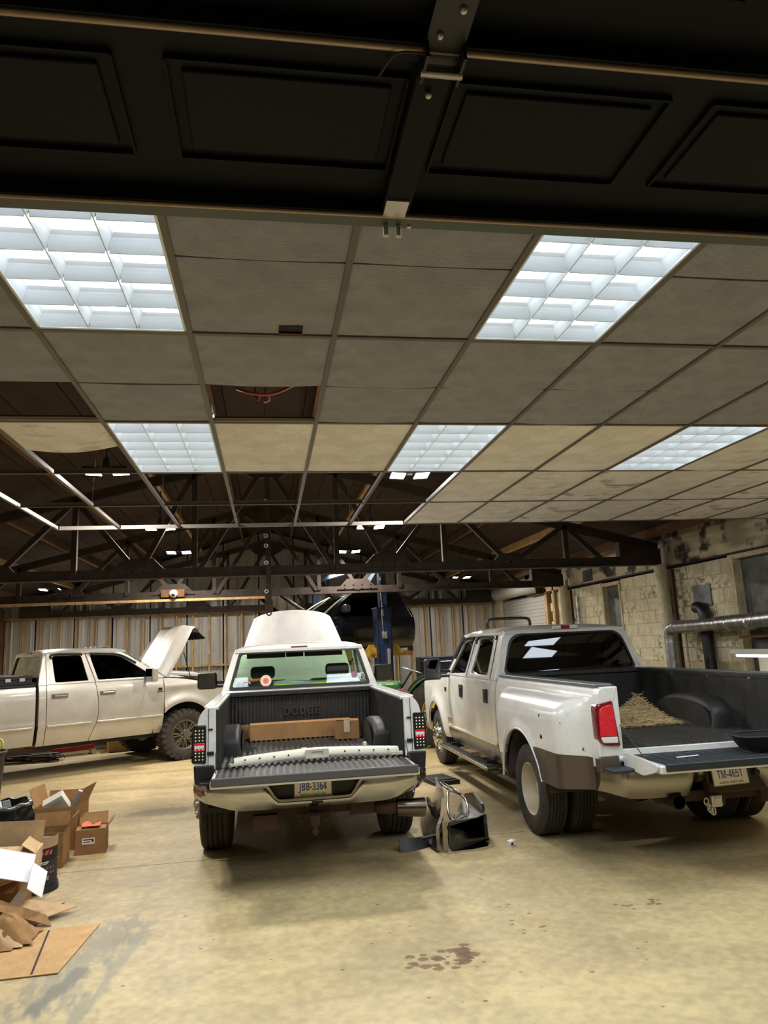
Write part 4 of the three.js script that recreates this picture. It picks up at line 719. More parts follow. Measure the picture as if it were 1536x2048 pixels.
// ---------- white dual-wheel crew cab pickup by the block wall ----------
{
  const X0 = 3.56, Z0 = -5.65;
  const t = thing('pickup_truck', 'white and brown crew cab pickup truck with dual rear wheels and hay in its bed', 'truck', [X0, 0, Z0]);
  const P = prof([[0.36, 0.88], [0.5, 0.95], [0.64, 0.975], [0.85, 0.985], [1.1, 0.985], [1.24, 0.972], [1.34, 0.95], [1.4, 0.915]]);
  const axR = -1.3, axF = -5.65, yw = 0.405, L = 2.6, fy = 0.9, AR = 0.56;
  const outR = y => 0.19 * (y < 1.08 ? 1 : Math.pow(Math.max(0, 1 - Math.pow((y - 1.08) / 0.23, 2.2)), 0.55));
  const hump = (z, y) => outR(y) * Math.sqrt(smooth(-2.24, -1.98, z)) * (1 - smooth(-0.42, -0.12, z)) + 0.02 * Math.exp(-Math.pow((Math.hypot(z - axR, y - yw) - AR) / 0.06, 2));
  const wDual = wheelParts({ R: 0.405, w: 0.24, rim: 0.235, ribs: 6, dish: 0.15, style: 'steel' }), wIn = wheelParts({ R: 0.405, w: 0.24, rim: 0.235, ribs: 6, dish: 0.02, style: 'steel' }), wFr = wheelParts({ R: 0.405, w: 0.24, rim: 0.235, ribs: 6, dish: 0.0, style: 'slots' });
  for (const s of [-1, 1]) {
    const c = x => s * x, ar = arch(axR, yw, AR), af = arch(axF, yw, 0.52);
    part(t, 'bed_side', bodySide(s, { z: cols(0, -L, 22, [[axR, AR]]), bot: z => Math.max(0.78, ar(z)), top: 1.4, prof: P }), MT.white);
    part(t, 'dual_fender', bodySide(s, { z: cols(-0.12, -2.22, 44, [[axR, AR]]), bot: z => Math.max(z > axR ? 0.845 : 0.66, ar(z)), top: 1.31, prof: P, bulge: hump, ny: 26 }), MT.white);
    part(t, 'lower_fender', bodySide(s, { z: cols(-0.1, -0.9, 26, [[axR, AR]]), bot: z => Math.max(0.56 + 0.03 * smooth(-0.5, -0.1, z), ar(z)), top: z => Math.max(0.843, ar(z) + 0.001), prof: y => P(Math.max(y, 0.7)), bulge: hump, ny: 10 }), MT.bronze, 'brown lower body colour');
    part(t, 'lower_fender', bodySide(s, { z: cols(-1.7, -L, 20, [[axR, AR]]), bot: z => Math.max(0.44, ar(z)), top: z => Math.max(0.655, ar(z) + 0.001), prof: P, bulge: (z, y) => hump(z, y) * 0.98 }), MT.bronze, 'brown lower body colour');
    for (const [z, y, r] of [[-0.72, 0.95, 0.02], [-0.2, 0.9, 0.014], [-0.75, 1.13, 0.012], [-0.34, 1.1, 0.006]]) if (s < 0) part(t, 'paint_chip', [sp(r, 0, 0, 0, 8, 6).scale(0.15, 1, 1.3).translate(c(P(Math.max(y, 0.7)) + hump(z, y) + 0.003), y, z)], MT.trimBlack);
    part(t, 'arch_lip', [tb(Array.from({ length: 19 }, (_, i) => { const a = lerp(-0.02, Math.PI + 0.0, i / 18), y = yw + AR * Math.sin(a), z = axR + AR * Math.cos(a); return [c(P(Math.max(y, 0.66)) + hump(z, y) - 0.006), Math.max(y, z > axR ? 0.56 : 0.45), z]; }), 0.014, 60, 6)], MT.white);
    part(t, 'wheel_liner', fixWell(s, 1.13, axR, yw, AR - 0.005, 0.62), std(0x4a4038, 0.95)); part(t, 'wheel_liner', fixWell(s, 0.95, axF, yw, 0.525, 0.4), MT.under);
    part(t, 'cab_corner', bodySide(s, { z: cols(-L - 0.05, -2.82, 4), bot: () => 0.63, top: 1.36, prof: P }), MT.white);
    const door = (z0, z1, b0, name) => { const d = part(t, 'door', bodySide(s, { z: cols(z0, z1, 8), bot: () => 0.63, top: 1.36, prof: P, bulge: (z, y) => 0.006 * Math.exp(-Math.pow((y - 1.31) / 0.02, 2)) }), MT.white);
      part(d, 'door_handle', [bx(0.02, 0.17, 0.15, c(0.99), 1.16, z0 - 0.16, 0.03), bx(0.03, 0.1, 0.03, c(0.995), 1.16, z0 - 0.13, 0.01)], MT.trimBlack); return d; };
    door(-2.83, -3.96); door(-3.97, -4.95);
    for (const [a, b] of [[-L - 0.05, -2.82], [-2.83, -3.96], [-3.97, -4.95]]) part(t, 'rocker_panel', bodySide(s, { z: cols(a, b, 6), bot: () => 0.4, top: 0.625, prof: P, ny: 8 }), MT.bronze, 'brown lower body colour');
    part(t, 'side_moulding', [bx(0.02, 0.03, 2.25, c(0.985), 0.635, -3.8, 0.008)], MT.white);
    part(t, 'front_fender', bodySide(s, { z: cols(-4.96, -6.5, 20, [[axF, 0.52]]), bot: z => Math.max(0.46, af(z)), top: z => lerp(1.33, 1.2, smooth(-4.96, -6.5, z) * 0 + (-4.96 - z) / 1.54), prof: P, bulge: (z, y) => 0.05 * Math.exp(-Math.pow((Math.hypot(z - axF, y - yw) - 0.55) / 0.12, 2)) }), MT.white);
    part(t, 'vent_badge', [bx(0.012, 0.06, 0.09, c(0.985), 1.14, -5.02, 0.005)], MT.trimBlack);
    part(t, 'fender_emblem', [bx(0.008, 0.04, 0.2, c(0.99), 0.74, -4.85, 0.003)], MT.alu);
    // upper cab side
    const xAt = y => lerp(0.955, 0.75, clamp((y - 1.36) / 0.55, 0, 1.2));
    const w1 = rpoly([[3.02, 1.4], [3.8, 1.4], [3.8, 1.84], [3.14, 1.84]], [0.03, 0.03, 0.08, 0.08]), w2 = rpoly([[4.02, 1.4], [4.86, 1.37], [4.52, 1.8], [4.05, 1.84]], [0.03, 0.02, 0.06, 0.06]);
    part(t, 'window_frame', sideFrame(s, rpoly([[L + 0.05, 1.35], [5.0, 1.35], [4.55, 1.88], [L + 0.2, 1.92]], [0.01, 0.02, 0.12, 0.08]), [w1, w2], xAt, 0.045), MT.white);
    part(t, 'side_window', sideGlass(s, w1, xAt), MT.tint); part(t, 'side_window', sideGlass(s, w2, xAt), MT.tint);
    part(t, 'pillar_seam', [bar([c(xAt(1.36) + 0.003), 1.36, -3.92], [c(xAt(1.86) + 0.003), 1.87, -3.93], 0.004, 0.008), bar([c(xAt(1.36) + 0.003), 1.36, -2.86], [c(xAt(1.86) + 0.003), 1.87, -3.0], 0.004, 0.008)], MT.trimBlack);
    for (const w of [[[3.02, 1.845], [3.12, 1.872], [3.78, 1.872], [3.84, 1.8]], [[4.0, 1.845], [4.06, 1.868], [4.5, 1.835], [4.72, 1.6]]]) part(t, 'wind_deflector', [tb(w.map(([a, b]) => [c(xAt(b) + 0.012), b - 0.015, -a]), 0.022, 20, 6)], phys(0x08080a, 0.15, 0, {}));
    part(t, 'a_pillar', [bar([c(0.75), 1.88, -4.58], [c(0.9), 1.36, -5.1], 0.06, 0.05)], MT.trimBlack);
    // rear post and lamp
    part(t, 'rear_post', [ex(rpoly([[c(0.78), 0.86], [c(0.985), 0.86], [c(0.985), 1.2], [c(0.955), 1.36], [c(0.92), 1.4], [c(0.78), 1.4]], [0.01, 0.01, 0.06, 0.05, 0.02, 0.01]), 0.1, 0.01).translate(0, 0, -0.02)], MT.white);
    part(t, 'lower_corner', [ex(rpoly([[c(0.8), 0.76], [c(0.985), 0.74], [c(0.985), 0.86], [c(0.8), 0.86]], 0.015), 0.1, 0.01).translate(0, 0, -0.02)], MT.bronze);
    const tlp = k => rpoly([[c(0.805 + k), 0.935 + k], [c(0.99 - k), 0.955 + k], [c(0.995 - k), 1.27 - k], [c(0.84 + k), 1.295 - k]], [0.02, 0.07, 0.05, 0.02]);
    const tl = part(t, 'tail_light', [ex(tlp(0), 0.1, 0.015).translate(0, 0, 0.0)], phys(0x6b0a12, 0.12, 0, { clearcoat: 1 }));
    part(tl, 'red_lens', [ex(rpoly([[c(0.828), 1.02], [c(0.972), 1.02], [c(0.968), 1.24], [c(0.85), 1.265]], [0.01, 0.01, 0.05, 0.02]), 0.02, 0.006).translate(0, 0, 0.046)], MT.red);
    part(tl, 'reverse_lens', [ex(rpoly([[c(0.828), 0.965], [c(0.955), 0.97], [c(0.97), 1.015], [c(0.828), 1.015]], [0.01, 0.04, 0.01, 0.01]), 0.02, 0.005).translate(0, 0, 0.046)], MT.clearLens);
    // bed inside
    part(t, 'rail_cap', [bx(0.14, 0.03, L - 0.04, c(0.87), 1.408, -L / 2, 0.012)], std(0x55585a, 0.4));
    part(t, 'liner_side', [bx(0.02, 0.5, L - 0.04, c(0.79), 1.15, -L / 2), bx(0.05, 0.05, L - 0.06, c(0.8), 1.39, -L / 2, 0.01), ribbedWallZ(s, c(0.778), -0.06, -L + 0.06, fy, 1.37, 0.3, 0.02)], MT.liner);
    part(t, 'wheel_hump', [wheelHump(s, 0.78, 0.52, axR, 0.52, fy, 1.2), humpFace(s, 0.522, axR, 0.52, fy, 1.2)], MT.liner);
    for (const z of [-0.5, -1.15, -1.8]) part(t, 'tie_hook', [new THREE.TorusGeometry(0.025, 0.006, 6, 14, 4.4).rotateY(Math.PI / 2).translate(c(0.77), 1.345, z)], MT.alu);
    // running board
    const rb = part(t, 'running_board', [bx(0.15, 0.045, 2.35, c(1.02), 0.35, -3.95, 0.018)], MT.chromeDull);
    part(rb, 'step_pad', [bx(0.1, 0.01, 2.2, c(1.02), 0.374, -3.95, 0.004)], MT.trimBlack);
    part(rb, 'bracket', [bx(0.3, 0.05, 0.06, c(0.85), 0.38, -3.1), bx(0.3, 0.05, 0.06, c(0.85), 0.38, -4.8)], MT.under);
    towMirror(t, c(1.2), 1.44, -4.85, s, 0.24, 0.3, MT.trimBlack);
    wheel(t, wDual, c(1.005), yw, axR, s, std(0xcfc2a6, 0.45, 0.3)); wheel(t, wIn, c(0.715), yw, axR, s, MT.under);
    wheel(t, wFr, c(0.86), yw, axF, s, MT.chrome);
  }
  part(t, 'bed_floor', [ribbedFloor(-0.78, 0.78, -0.01, -L + 0.02, fy, 0.075, 0.015)], metres(std(0xc4c4b8, 0.6, 0, { map: MT.liner.map }), 0.8));
  part(t, 'bed_sill', [bx(1.6, 0.05, 0.035, 0, fy - 0.015, 0.0, 0.006)], MT.white);
  part(t, 'bed_front', [bx(1.6, 0.5, 0.03, 0, 1.14, -L + 0.02), bx(1.62, 0.05, 0.06, 0, 1.4, -L + 0.03, 0.012)], MT.liner);
  part(t, 'bed_base', [bx(1.8, 0.06, L, 0, fy - 0.045, -L / 2), bx(0.12, 0.16, 6.2, -0.42, 0.6, -3.2), bx(0.12, 0.16, 6.2, 0.42, 0.6, -3.2), bx(1.7, 0.2, 3.3, 0, 0.62, -4.3)], MT.under);
  // tailgate
  const tg = part(t, 'tailgate', [bx(1.55, 0.06, 0.54, 0, 0.83, 0.3, 0.014)], MT.white);
  part(tg, 'gate_liner', [ribbedFloor(-0.72, 0.74, 0.55, 0.06, 0.862, 0.09, 0.008), bx(1.49, 0.055, 0.03, 0.01, 0.845, 0.566, 0.01)], std(0x26292c, 0.5));
  for (const s of [-1, 1]) part(tg, 'gate_end', [ex(rpoly([[-0.0, -0.05], [0.3, -0.075], [0.5, -0.02], [0.52, 0.03], [0.3, 0.05], [0, 0.06]], 0.03), 0.02, 0.004).rotateY(-Math.PI / 2).translate(s * 0.785, 0.835, 0.04), cy(0.025, 0.025, 0.05, s * 0.8, 0.84, 0.02, 'x')], MT.white);
  for (const s of [-1, 1]) part(tg, 'gate_cable', [rod([s * 0.775, 0.88, 0.36], [s * 0.79, 1.1, 0.03], 0.004)], MT.rust);
  // bumper
  const xs = []; for (let i = 0; i <= 50; i++) xs.push(lerp(-0.98, 0.98, i / 50));
  const path = x => 0.24 - 0.05 * Math.pow(Math.abs(x) / 0.98, 3) - 0.2 * smooth(0.88, 0.985, Math.abs(x));
  const bp = part(t, 'rear_bumper', [surf(xs.map((_, i) => i), 12, (i, v) => { const x = xs[i], ctr = 1 - smooth(0.26, 0.36, Math.abs(x)), b = lerp(0.555, 0.635, ctr) + 0.04 * smooth(0.75, 0.98, Math.abs(x)), y = lerp(b, 0.765, v); return [x, y, path(x) + 0.015 * Math.sin(Math.PI * v) - 0.07 * Math.pow(1 - v, 2) - 0.06 * ctr]; }, [0, 0, -0.05])], MT.chromeDull);
  part(bp, 'step_pad', [bx(0.62, 0.03, 0.17, -0.66, 0.777, 0.13, 0.01), bx(0.62, 0.03, 0.17, 0.66, 0.777, 0.13, 0.01)], std(0x25292e, 0.45));
  part(bp, 'centre_step', [bx(0.5, 0.05, 0.16, 0, 0.79, 0.12, 0.01), bx(0.44, 0.14, 0.04, 0.02, 0.7, 0.19, 0.01)], MT.trimBlack);
  part(bp, 'lock_cylinder', [cy(0.025, 0.025, 0.02, 0.22, 0.7, 0.222, 'z')], MT.trimBlack);
  plate(t, 'TM-4651', -0.02, 0.7, 0.235, -0.12, 0, 0.03);
  // hitch and chain
  const hi = part(t, 'hitch', [bx(1.1, 0.08, 0.08, 0, 0.53, 0.04, 0.006), bx(0.5, 0.1, 0.12, 0.1, 0.6, 0.1, 0.02), bx(0.1, 0.1, 0.02, -0.08, 0.505, 0.14, 0.004), bx(0.08, 0.1, 0.06, 0.35, 0.5, 0.08)], MT.rust);
  part(hi, 'plug_socket', [bx(0.09, 0.09, 0.05, -0.12, 0.5, 0.16, 0.01), bx(0.05, 0.05, 0.01, -0.12, 0.5, 0.188)], MT.alu);
  for (let i = 0; i < 6; i++) part(hi, 'chain_link', [new THREE.TorusGeometry(0.018, 0.005, 6, 12).scale(1, 1.4, 1).rotateY(i % 2 * 1.57).translate(-0.2 + 0.012 * i, 0.5 - 0.035 * i + 0.004 * i * i, 0.16)], MT.alu);
  part(t, 'exhaust', [cy(0.055, 0.055, 0.9, -0.45, 0.52, -0.25, 'z', 16), cy(0.05, 0.05, 0.9, -0.45, 0.52, -0.25, 'z', 16)], MT.under);
  part(t, 'axle', [cy(0.06, 0.06, 1.9, 0, yw, axR, 'x'), sp(0.19, 0, yw, axR, 20, 14), cy(0.06, 0.06, 1.6, 0, yw, axF, 'x'), bx(0.08, 0.06, 1.4, -0.55, 0.48, axR), bx(0.08, 0.06, 1.4, 0.55, 0.48, axR)], MT.under);
  // cab back
  const lean = g => mapGeo(g, (x, y, z) => [x, y, z - L - 0.07 - 0.2 * Math.max(0, y - 1.36) - 0.04 * x * x]);
  const wr = k => rpoly([[-0.83 + k, 1.42 + k], [0.83 - k, 1.42 + k], [0.69 - k, 1.865 - k], [-0.69 + k, 1.865 - k]], [0.08, 0.08, 0.14, 0.14], 7);
  part(t, 'cab_back', [lean(ex(rpoly([[-0.955, 0.8], [0.955, 0.8], [0.955, 1.37], [0.77, 1.92], [-0.77, 1.92], [-0.955, 1.37]], [0, 0, 0.03, 0.11, 0.11, 0.03]), 0.05, 0.006, [wr(0.01)]))], MT.white);
  part(t, 'rear_window', [lean(new THREE.ShapeGeometry(shape(wr(0.0))).translate(0, 0, 0.01))], MT.tintDeep);
  part(t, 'window_gasket', [lean(ex(wr(-0.012), 0.06, 0.004, [wr(0.014)]))], MT.trimBlack);
  part(t, 'brake_light', [bx(0.32, 0.045, 0.03, 0, 1.935, -L - 0.165, 0.01)], MT.clearLens); part(t, 'brake_lens', [bx(0.11, 0.04, 0.01, 0, 1.935, -L - 0.148, 0.004)], MT.red);
  part(t, 'roof', roofShell(-L - 0.16, -4.62, 0.785, 1.905, 1.985), MT.white);
  for (const x of [-0.6, -0.3, 0, 0.3, 0.6]) part(t, 'clearance_light', [sp(0.022, x, 1.978 - 0.03 * Math.abs(x), -4.3, 12, 8)], std(0xc9862f, 0.3));
  part(t, 'antenna', [rod([0.35, 1.98, -3.3], [0.39, 2.04, -3.3], 0.008)], MT.trimBlack);
  part(t, 'windshield', [surf(12, 8, (u, v) => { const a = 2 * u - 1; return [a * lerp(0.72, 0.9, v), lerp(1.92, 1.36, v), lerp(-4.6, -5.2, v) - 0.1 * (1 - a * a)]; })], MT.tint);
  part(t, 'hood', [surf(14, 10, (u, v) => { const a = 2 * u - 1; return [a * lerp(0.9, 0.82, v), lerp(1.34, 1.22, v) + 0.06 * (1 - a ** 4) - 0.2 * smooth(0.85, 1, v), lerp(-5.18, -6.5, v)]; }, [0, -0.04, 0])], MT.white);
  part(t, 'grille', [bx(1.5, 0.4, 0.08, 0, 0.95, -6.5, 0.03)], MT.chromeDull); part(t, 'front_bumper', [bx(2.0, 0.24, 0.18, 0, 0.62, -6.62, 0.06)], MT.chrome);
  part(t, 'engine_bay', [bx(1.6, 0.5, 1.4, 0, 0.85, -5.75)], MT.under);
  part(t, 'cab_floor', [bx(1.7, 0.5, 2.3, 0, 0.75, -3.85)], MT.under);
  for (const [z, w] of [[-3.05, 1.5], [-4.1, 0.62]]) for (const x of w > 1 ? [0] : [-0.42, 0.42]) { const se = part(t, 'seat', [bx(w, 0.16, 0.5, x, 1.06, z - 0.3, 0.05), bx(w, 0.6, 0.16, x, 1.28, z, 0.06, 0.12)], MT.seat); for (const q of w > 1 ? [-0.45, 0.45] : [0]) part(se, 'headrest', [bx(0.26, 0.14, 0.1, x + q, 1.66, z + 0.03, 0.04)], MT.seat); }
  part(t, 'dashboard', [bx(1.7, 0.3, 0.4, 0, 1.16, -4.95, 0.08)], MT.trimBlack);
  const hoop = thing('headache_rack', 'black tubular hoop standing on the dual-wheel truck cab roof', 'rack', [X0 - 0.32, 1.978, Z0 - 3.9]);
  part(hoop, 'hoop', [tb([[-0.3, 0, 0], [-0.3, 0.07, 0], [-0.25, 0.115, 0], [0, 0.122, 0], [0.25, 0.115, 0], [0.3, 0.07, 0], [0.3, 0.0, 0]], 0.02, 50, 10)], MT.trimBlack);
  // hay in the bed: thousands of straws in a heap
  {
    const s0 = seed; seed = 4242; const geos = new THREE.BoxGeometry(0.0034, 0.0026, 1), n = 5200, im = new THREE.InstancedMesh(geos, std(0xffffff, 0.9), n), m = new THREE.Matrix4(), q = new THREE.Quaternion();
    const hh = (x, z) => 0.25 * Math.exp(-(Math.abs(x - 0.1) / 0.12 + Math.abs(z + 0.25) / 0.2)) + 0.1 * Math.exp(-((x + 0.08) ** 2 / 0.09 + (z + 0.02) ** 2 / 0.09));
    for (let i = 0; i < n; i++) { let x, z; do { x = rr(-0.55, 0.34); z = rr(-0.6, 0.42); } while (rnd() > Math.min(1, hh(x, z) * 16)); const y = hh(x, z) * Math.pow(rnd(), 0.4) + 0.004, steep = x > -0.05 && z < -0.1 ? 0.9 : 0.35; q.setFromEuler(new THREE.Euler(rr(-steep, steep), rr(0, 6.28), 0)); m.compose(V(x, y, z), q, V(1, 1, rr(0.05, 0.14))); im.setMatrixAt(i, m); const k = rr(0.6, 1.1); im.setColorAt(i, new THREE.Color(0.62 * k, 0.47 * k, 0.23 * k)); }
    const hay = new THREE.Group(); hay.name = 'hay'; hay.userData = { label: 'loose heap of dry hay in the dual-wheel truck bed', category: 'hay', kind: 'stuff' }; hay.position.set(X0 + 0.28, fy + 0.018, Z0 - 1.62); scene.add(hay); im.name = 'straw'; shade(im); hay.add(im);
    part(hay, 'hay_mass', [surf(24, 24, (u, v) => { const x = lerp(-0.55, 0.36, u), z = lerp(-0.6, 0.42, v); return [x, Math.max(-0.004, hh(x, z) - 0.02 + 0.012 * (N1(x * 40, z * 40) - 0.5)), z]; })], std(0x8a7040, 0.95)); seed = s0;
  }
  // black tub and stick on the tailgate
  const tub = thing('plastic_tub', 'black plastic tub lying on the lowered tailgate beside the hay', 'tub', [X0 + 0.33, 0.874, Z0 + 0.26]);
  part(tub, 'tub_body', [surf(28, 6, (u, v) => { const a = 2 * Math.PI * u, ca = Math.cos(a), sa = Math.sin(a), k = 1 / Math.pow(Math.abs(ca) ** 5 + Math.abs(sa) ** 5, 0.2), r = lerp(0.72, 1, v); return [0.28 * r * k * ca, 0.004 + 0.11 * v, 0.16 * r * k * sa]; }), bx(0.38, 0.005, 0.22, 0, 0.004, 0, 0.002)], std(0x121315, 0.5));
  part(tub, 'tub_rim', [tb(Array.from({ length: 28 }, (_, i) => { const a = 2 * Math.PI * i / 28, ca = Math.cos(a), sa = Math.sin(a), k = 1 / Math.pow(Math.abs(ca) ** 5 + Math.abs(sa) ** 5, 0.2); return [0.285 * k * ca, 0.114, 0.165 * k * sa]; }), 0.009, 56, 6, true)], std(0x121315, 0.5));
  solo('white_stick', 'short white stick lying on the dual-wheel truck tailgate', 'stick', [bx(0.2, 0.008, 0.012, 0, 0.004, 0, 0.003)], std(0xe6e4de, 0.5), [X0 - 0.42, 0.872, Z0 + 0.34], 0.15);
}
// ---------- side-on crew cab pickups (local frame: z = 0 at the front axle, forward -z) ----------
function crewTruck({ label, at, turn, paint, hoodUp, bedLen, glassM, lugs }) {
  const t = thing('pickup_truck', label, 'truck', at, turn);
  const P = prof([[0.46, 0.86], [0.6, 0.925], [0.76, 0.965], [0.84, 0.978], [1.0, 0.985], [1.22, 0.978], [1.36, 0.955], [1.43, 0.92]]);
  const yw = 0.43, AR = 0.56, axR = 3.55, zb = 2.5, ze = zb + bedLen;
  const cur = y => -0.05 * Math.sin(clamp((y - 0.5) / 0.94, 0, 1) * Math.PI) + 0.07 * (1 - smooth(0.5, 0.95, y)), crease = (z, y) => 0.02 * Math.exp(-Math.pow((y - 0.795) / 0.02, 2));
  const wg = wheelParts({ R: 0.425, w: 0.31, rim: 0.25, ribs: 4, lugs, dish: 0.01, style: 'spokes' });
  for (const s of [-1, 1]) {
    const c = x => s * x, af = arch(0, yw, AR), ar = arch(axR, yw, AR);
    part(t, 'bed_side', bodySide(s, { z: cols(ze, zb, 14, ze > axR + 0.6 ? [[axR, AR]] : []), bot: z => Math.max(0.52, ze > axR + 0.6 ? ar(z) : 0), top: 1.42, prof: P, bulge: crease }), paint);
    part(t, 'cab_corner', bodySide(s, { z: cols(2.45, 2.34, 3), bot: () => 0.5, top: 1.44, prof: P, bulge: crease }), paint);
    const mk = (z0, z1, sl, sr = 0) => { const d = part(t, 'door', bodySide(s, { z: cols(z0, z1, 8), bot: () => 0.5, top: 1.44, prof: P, bulge: crease, ny: 20, e0: y => sr * cur(y), e1: y => sl * cur(y) }), paint);
      part(d, 'door_handle', [bx(0.035, 0.032, 0.2, c(1.005), 1.25, z0 - 0.19, 0.016), bx(0.012, 0.075, 0.25, c(0.985), 1.25, z0 - 0.19, 0.005)], MT.chromeDull); return d; };
    mk(2.33, 1.58, 1); mk(1.57, 0.4, 0, 1);
    for (const [a, b] of [[ze - 0.05, zb + 0.03], [2.32, 1.63], [1.55, 0.42]]) if (b < a) part(t, 'side_moulding', [bx(0.03, 0.034, a - b, c(0.985), 0.795, (a + b) / 2, 0.01)], paint);
    part(t, 'rocker_panel', bodySide(s, { z: cols(2.4, 0.5, 6), bot: () => 0.44, top: 0.51, prof: y => P(y) - 0.04, ny: 3 }), MT.under);
    part(t, 'front_fender', bodySide(s, { z: cols(0.39, -0.95, 18, [[0, AR]]), bot: z => Math.max(0.5, af(z)), top: z => lerp(1.42, 1.24, smooth(0.39, -0.95, z)), prof: P, bulge: (z, y) => crease(z, y) * (z > 0 ? 1 : 0) + 0.04 * Math.exp(-Math.pow((Math.hypot(z, y - yw) - AR - 0.03) / 0.1, 2)) + 0.02 * Math.exp(-Math.pow((y - 1.28) / 0.06, 2)) }), paint);
    part(t, 'wheel_liner', fixWell(s, 0.92, 0, yw, AR + 0.01, 0.42), MT.under); if (ze > axR + 0.6) part(t, 'wheel_liner', fixWell(s, 0.92, axR, yw, AR + 0.01, 0.42), MT.under);
    const xAt = y => lerp(0.935, 0.72, clamp((y - 1.43) / 0.52, 0, 1.2));
    const w1 = rpoly([[-2.2, 1.46], [-1.68, 1.46], [-1.76, 1.88], [-2.22, 1.88]], [0.03, 0.02, 0.05, 0.06]), w2 = rpoly([[-1.52, 1.46], [-0.62, 1.46], [-0.64, 1.52], [-1.12, 1.85], [-1.62, 1.88]], [0.02, 0.02, 0.03, 0.12, 0.04]);
    part(t, 'window_frame', sideFrame(s, rpoly([[-2.46, 1.43], [-0.36, 1.43], [-1.1, 1.935], [-2.36, 1.945]], [0.01, 0.02, 0.2, 0.1]), [w1, w2], xAt, 0.045), paint);
    part(t, 'side_window', sideGlass(s, w1, xAt), glassM); part(t, 'side_window', sideGlass(s, w2, xAt), glassM);
    part(t, 'pillar_seam', [bar([c(xAt(1.44) + 0.003), 1.44, 1.57], [c(xAt(1.9) + 0.003), 1.91, 1.69], 0.004, 0.009), bar([c(xAt(1.44) + 0.003), 1.44, 2.33], [c(xAt(1.9) + 0.003), 1.92, 2.31], 0.004, 0.009)], MT.trimBlack);
    for (const w of [[[-2.24, 1.84], [-2.2, 1.9], [-1.8, 1.9], [-1.74, 1.88]], [[-1.62, 1.9], [-1.4, 1.89], [-1.12, 1.86], [-0.85, 1.71]]]) part(t, 'wind_deflector', [tb(w.map(([a, b]) => [c(xAt(b) + 0.014), b, -a]), 0.02, 24, 6)], MT.trimBlack);
    towMirror(t, c(1.2), 1.5, 0.72, s, 0.3, 0.24, paint);
    wheel(t, wg, c(0.86), yw, 0, s, std(0x7d776c, 0.35, 0.8)); if (ze > axR + 0.6) wheel(t, wg, c(0.86), yw, axR, s, std(0x7d776c, 0.35, 0.8));
    part(t, 'fender_badge', [bx(0.006, 0.05, 0.07, c(0.992), 1.24, 0.47, 0.002), bx(0.006, 0.012, 0.12, c(0.992), 1.2, 0.47, 0.002)], MT.trimBlack);
  }
  part(t, 'bed_rail', [bx(0.09, 0.04, bedLen, -0.9, 1.43, zb + bedLen / 2, 0.012), bx(0.09, 0.04, bedLen, 0.9, 1.43, zb + bedLen / 2, 0.012)], MT.trimBlack);
  part(t, 'bed_floor', [bx(1.75, 0.05, bedLen, 0, 0.95, zb + bedLen / 2), bx(1.8, 0.45, 0.04, 0, 1.18, zb + 0.02), bx(1.8, 0.5, 0.05, 0, 1.17, ze - 0.03), bx(0.04, 0.45, bedLen, -0.84, 1.2, zb + bedLen / 2), bx(0.04, 0.45, bedLen, 0.84, 1.2, zb + bedLen / 2)], MT.liner);
  part(t, 'chassis', [bx(0.12, 0.16, ze + 0.8, -0.4, 0.6, ze / 2 - 0.4), bx(0.12, 0.16, ze + 0.8, 0.4, 0.6, ze / 2 - 0.4), cy(0.06, 0.06, 1.6, 0, yw, 0, 'x'), bx(1.5, 0.2, 2.0, 0, 0.62, 1.5)], MT.under);
  const lean = g => mapGeo(g, (x, y, z) => [x, y, z + 2.45 - 0.2 * Math.max(0, y - 1.43) - 0.03 * x * x]);
  const wr = k => rpoly([[-0.78 + k, 1.47 + k], [0.78 - k, 1.47 + k], [0.66 - k, 1.88 - k], [-0.66 + k, 1.88 - k]], 0.08);
  part(t, 'cab_back', [lean(ex(rpoly([[-0.93, 0.8], [0.93, 0.8], [0.93, 1.43], [0.74, 1.945], [-0.74, 1.945], [-0.93, 1.43]], [0, 0, 0.03, 0.1, 0.1, 0.03]), 0.05, 0.006, [wr(0)]))], paint);
  part(t, 'rear_window', [lean(new THREE.ShapeGeometry(shape(wr(-0.005))))], glassM);
  part(t, 'brake_light', [bx(0.3, 0.04, 0.03, 0, 1.945, 2.36, 0.01)], MT.red);
  part(t, 'roof', roofShell(2.36, 1.0, 0.755, 1.935, 2.0), paint);
  for (const x of [-0.5, -0.25, 0, 0.25, 0.5]) part(t, 'clearance_light', [bx(0.09, 0.025, 0.13, x, 2.0 - 0.03 * x * x, 1.28, 0.012)], std(0x3a2c1c, 0.3));
  part(t, 'windshield', [surf(12, 8, (u, v) => { const a = 2 * u - 1; return [a * lerp(0.7, 0.9, v), lerp(1.95, 1.45, v), lerp(1.02, 0.34, v) - 0.1 * (1 - a * a)]; })], MT.clear);
  part(t, 'cowl', [bx(1.7, 0.05, 0.24, 0, 1.4, 0.24, 0.01)], MT.trimBlack);
  part(t, 'engine_bay', [bx(1.55, 0.55, 1.1, 0, 1.0, -0.4), bx(0.5, 0.12, 0.6, 0.1, 1.33, -0.3, 0.03), bx(0.24, 0.16, 0.2, -0.5, 1.32, -0.1, 0.02), bx(0.3, 0.14, 0.3, 0.5, 1.3, -0.6, 0.04)], MT.under);
  part(t, 'front_end', [bx(1.8, 0.35, 0.1, 0, 0.98, -0.92, 0.03), bx(1.95, 0.24, 0.16, 0, 0.64, -1.05, 0.05)], MT.chromeDull);
  part(t, 'cab_floor', [bx(1.7, 0.5, 2.0, 0, 0.8, 1.5)], MT.under); part(t, 'dashboard', [bx(1.65, 0.25, 0.4, 0, 1.28, 0.6, 0.08)], MT.trimBlack);
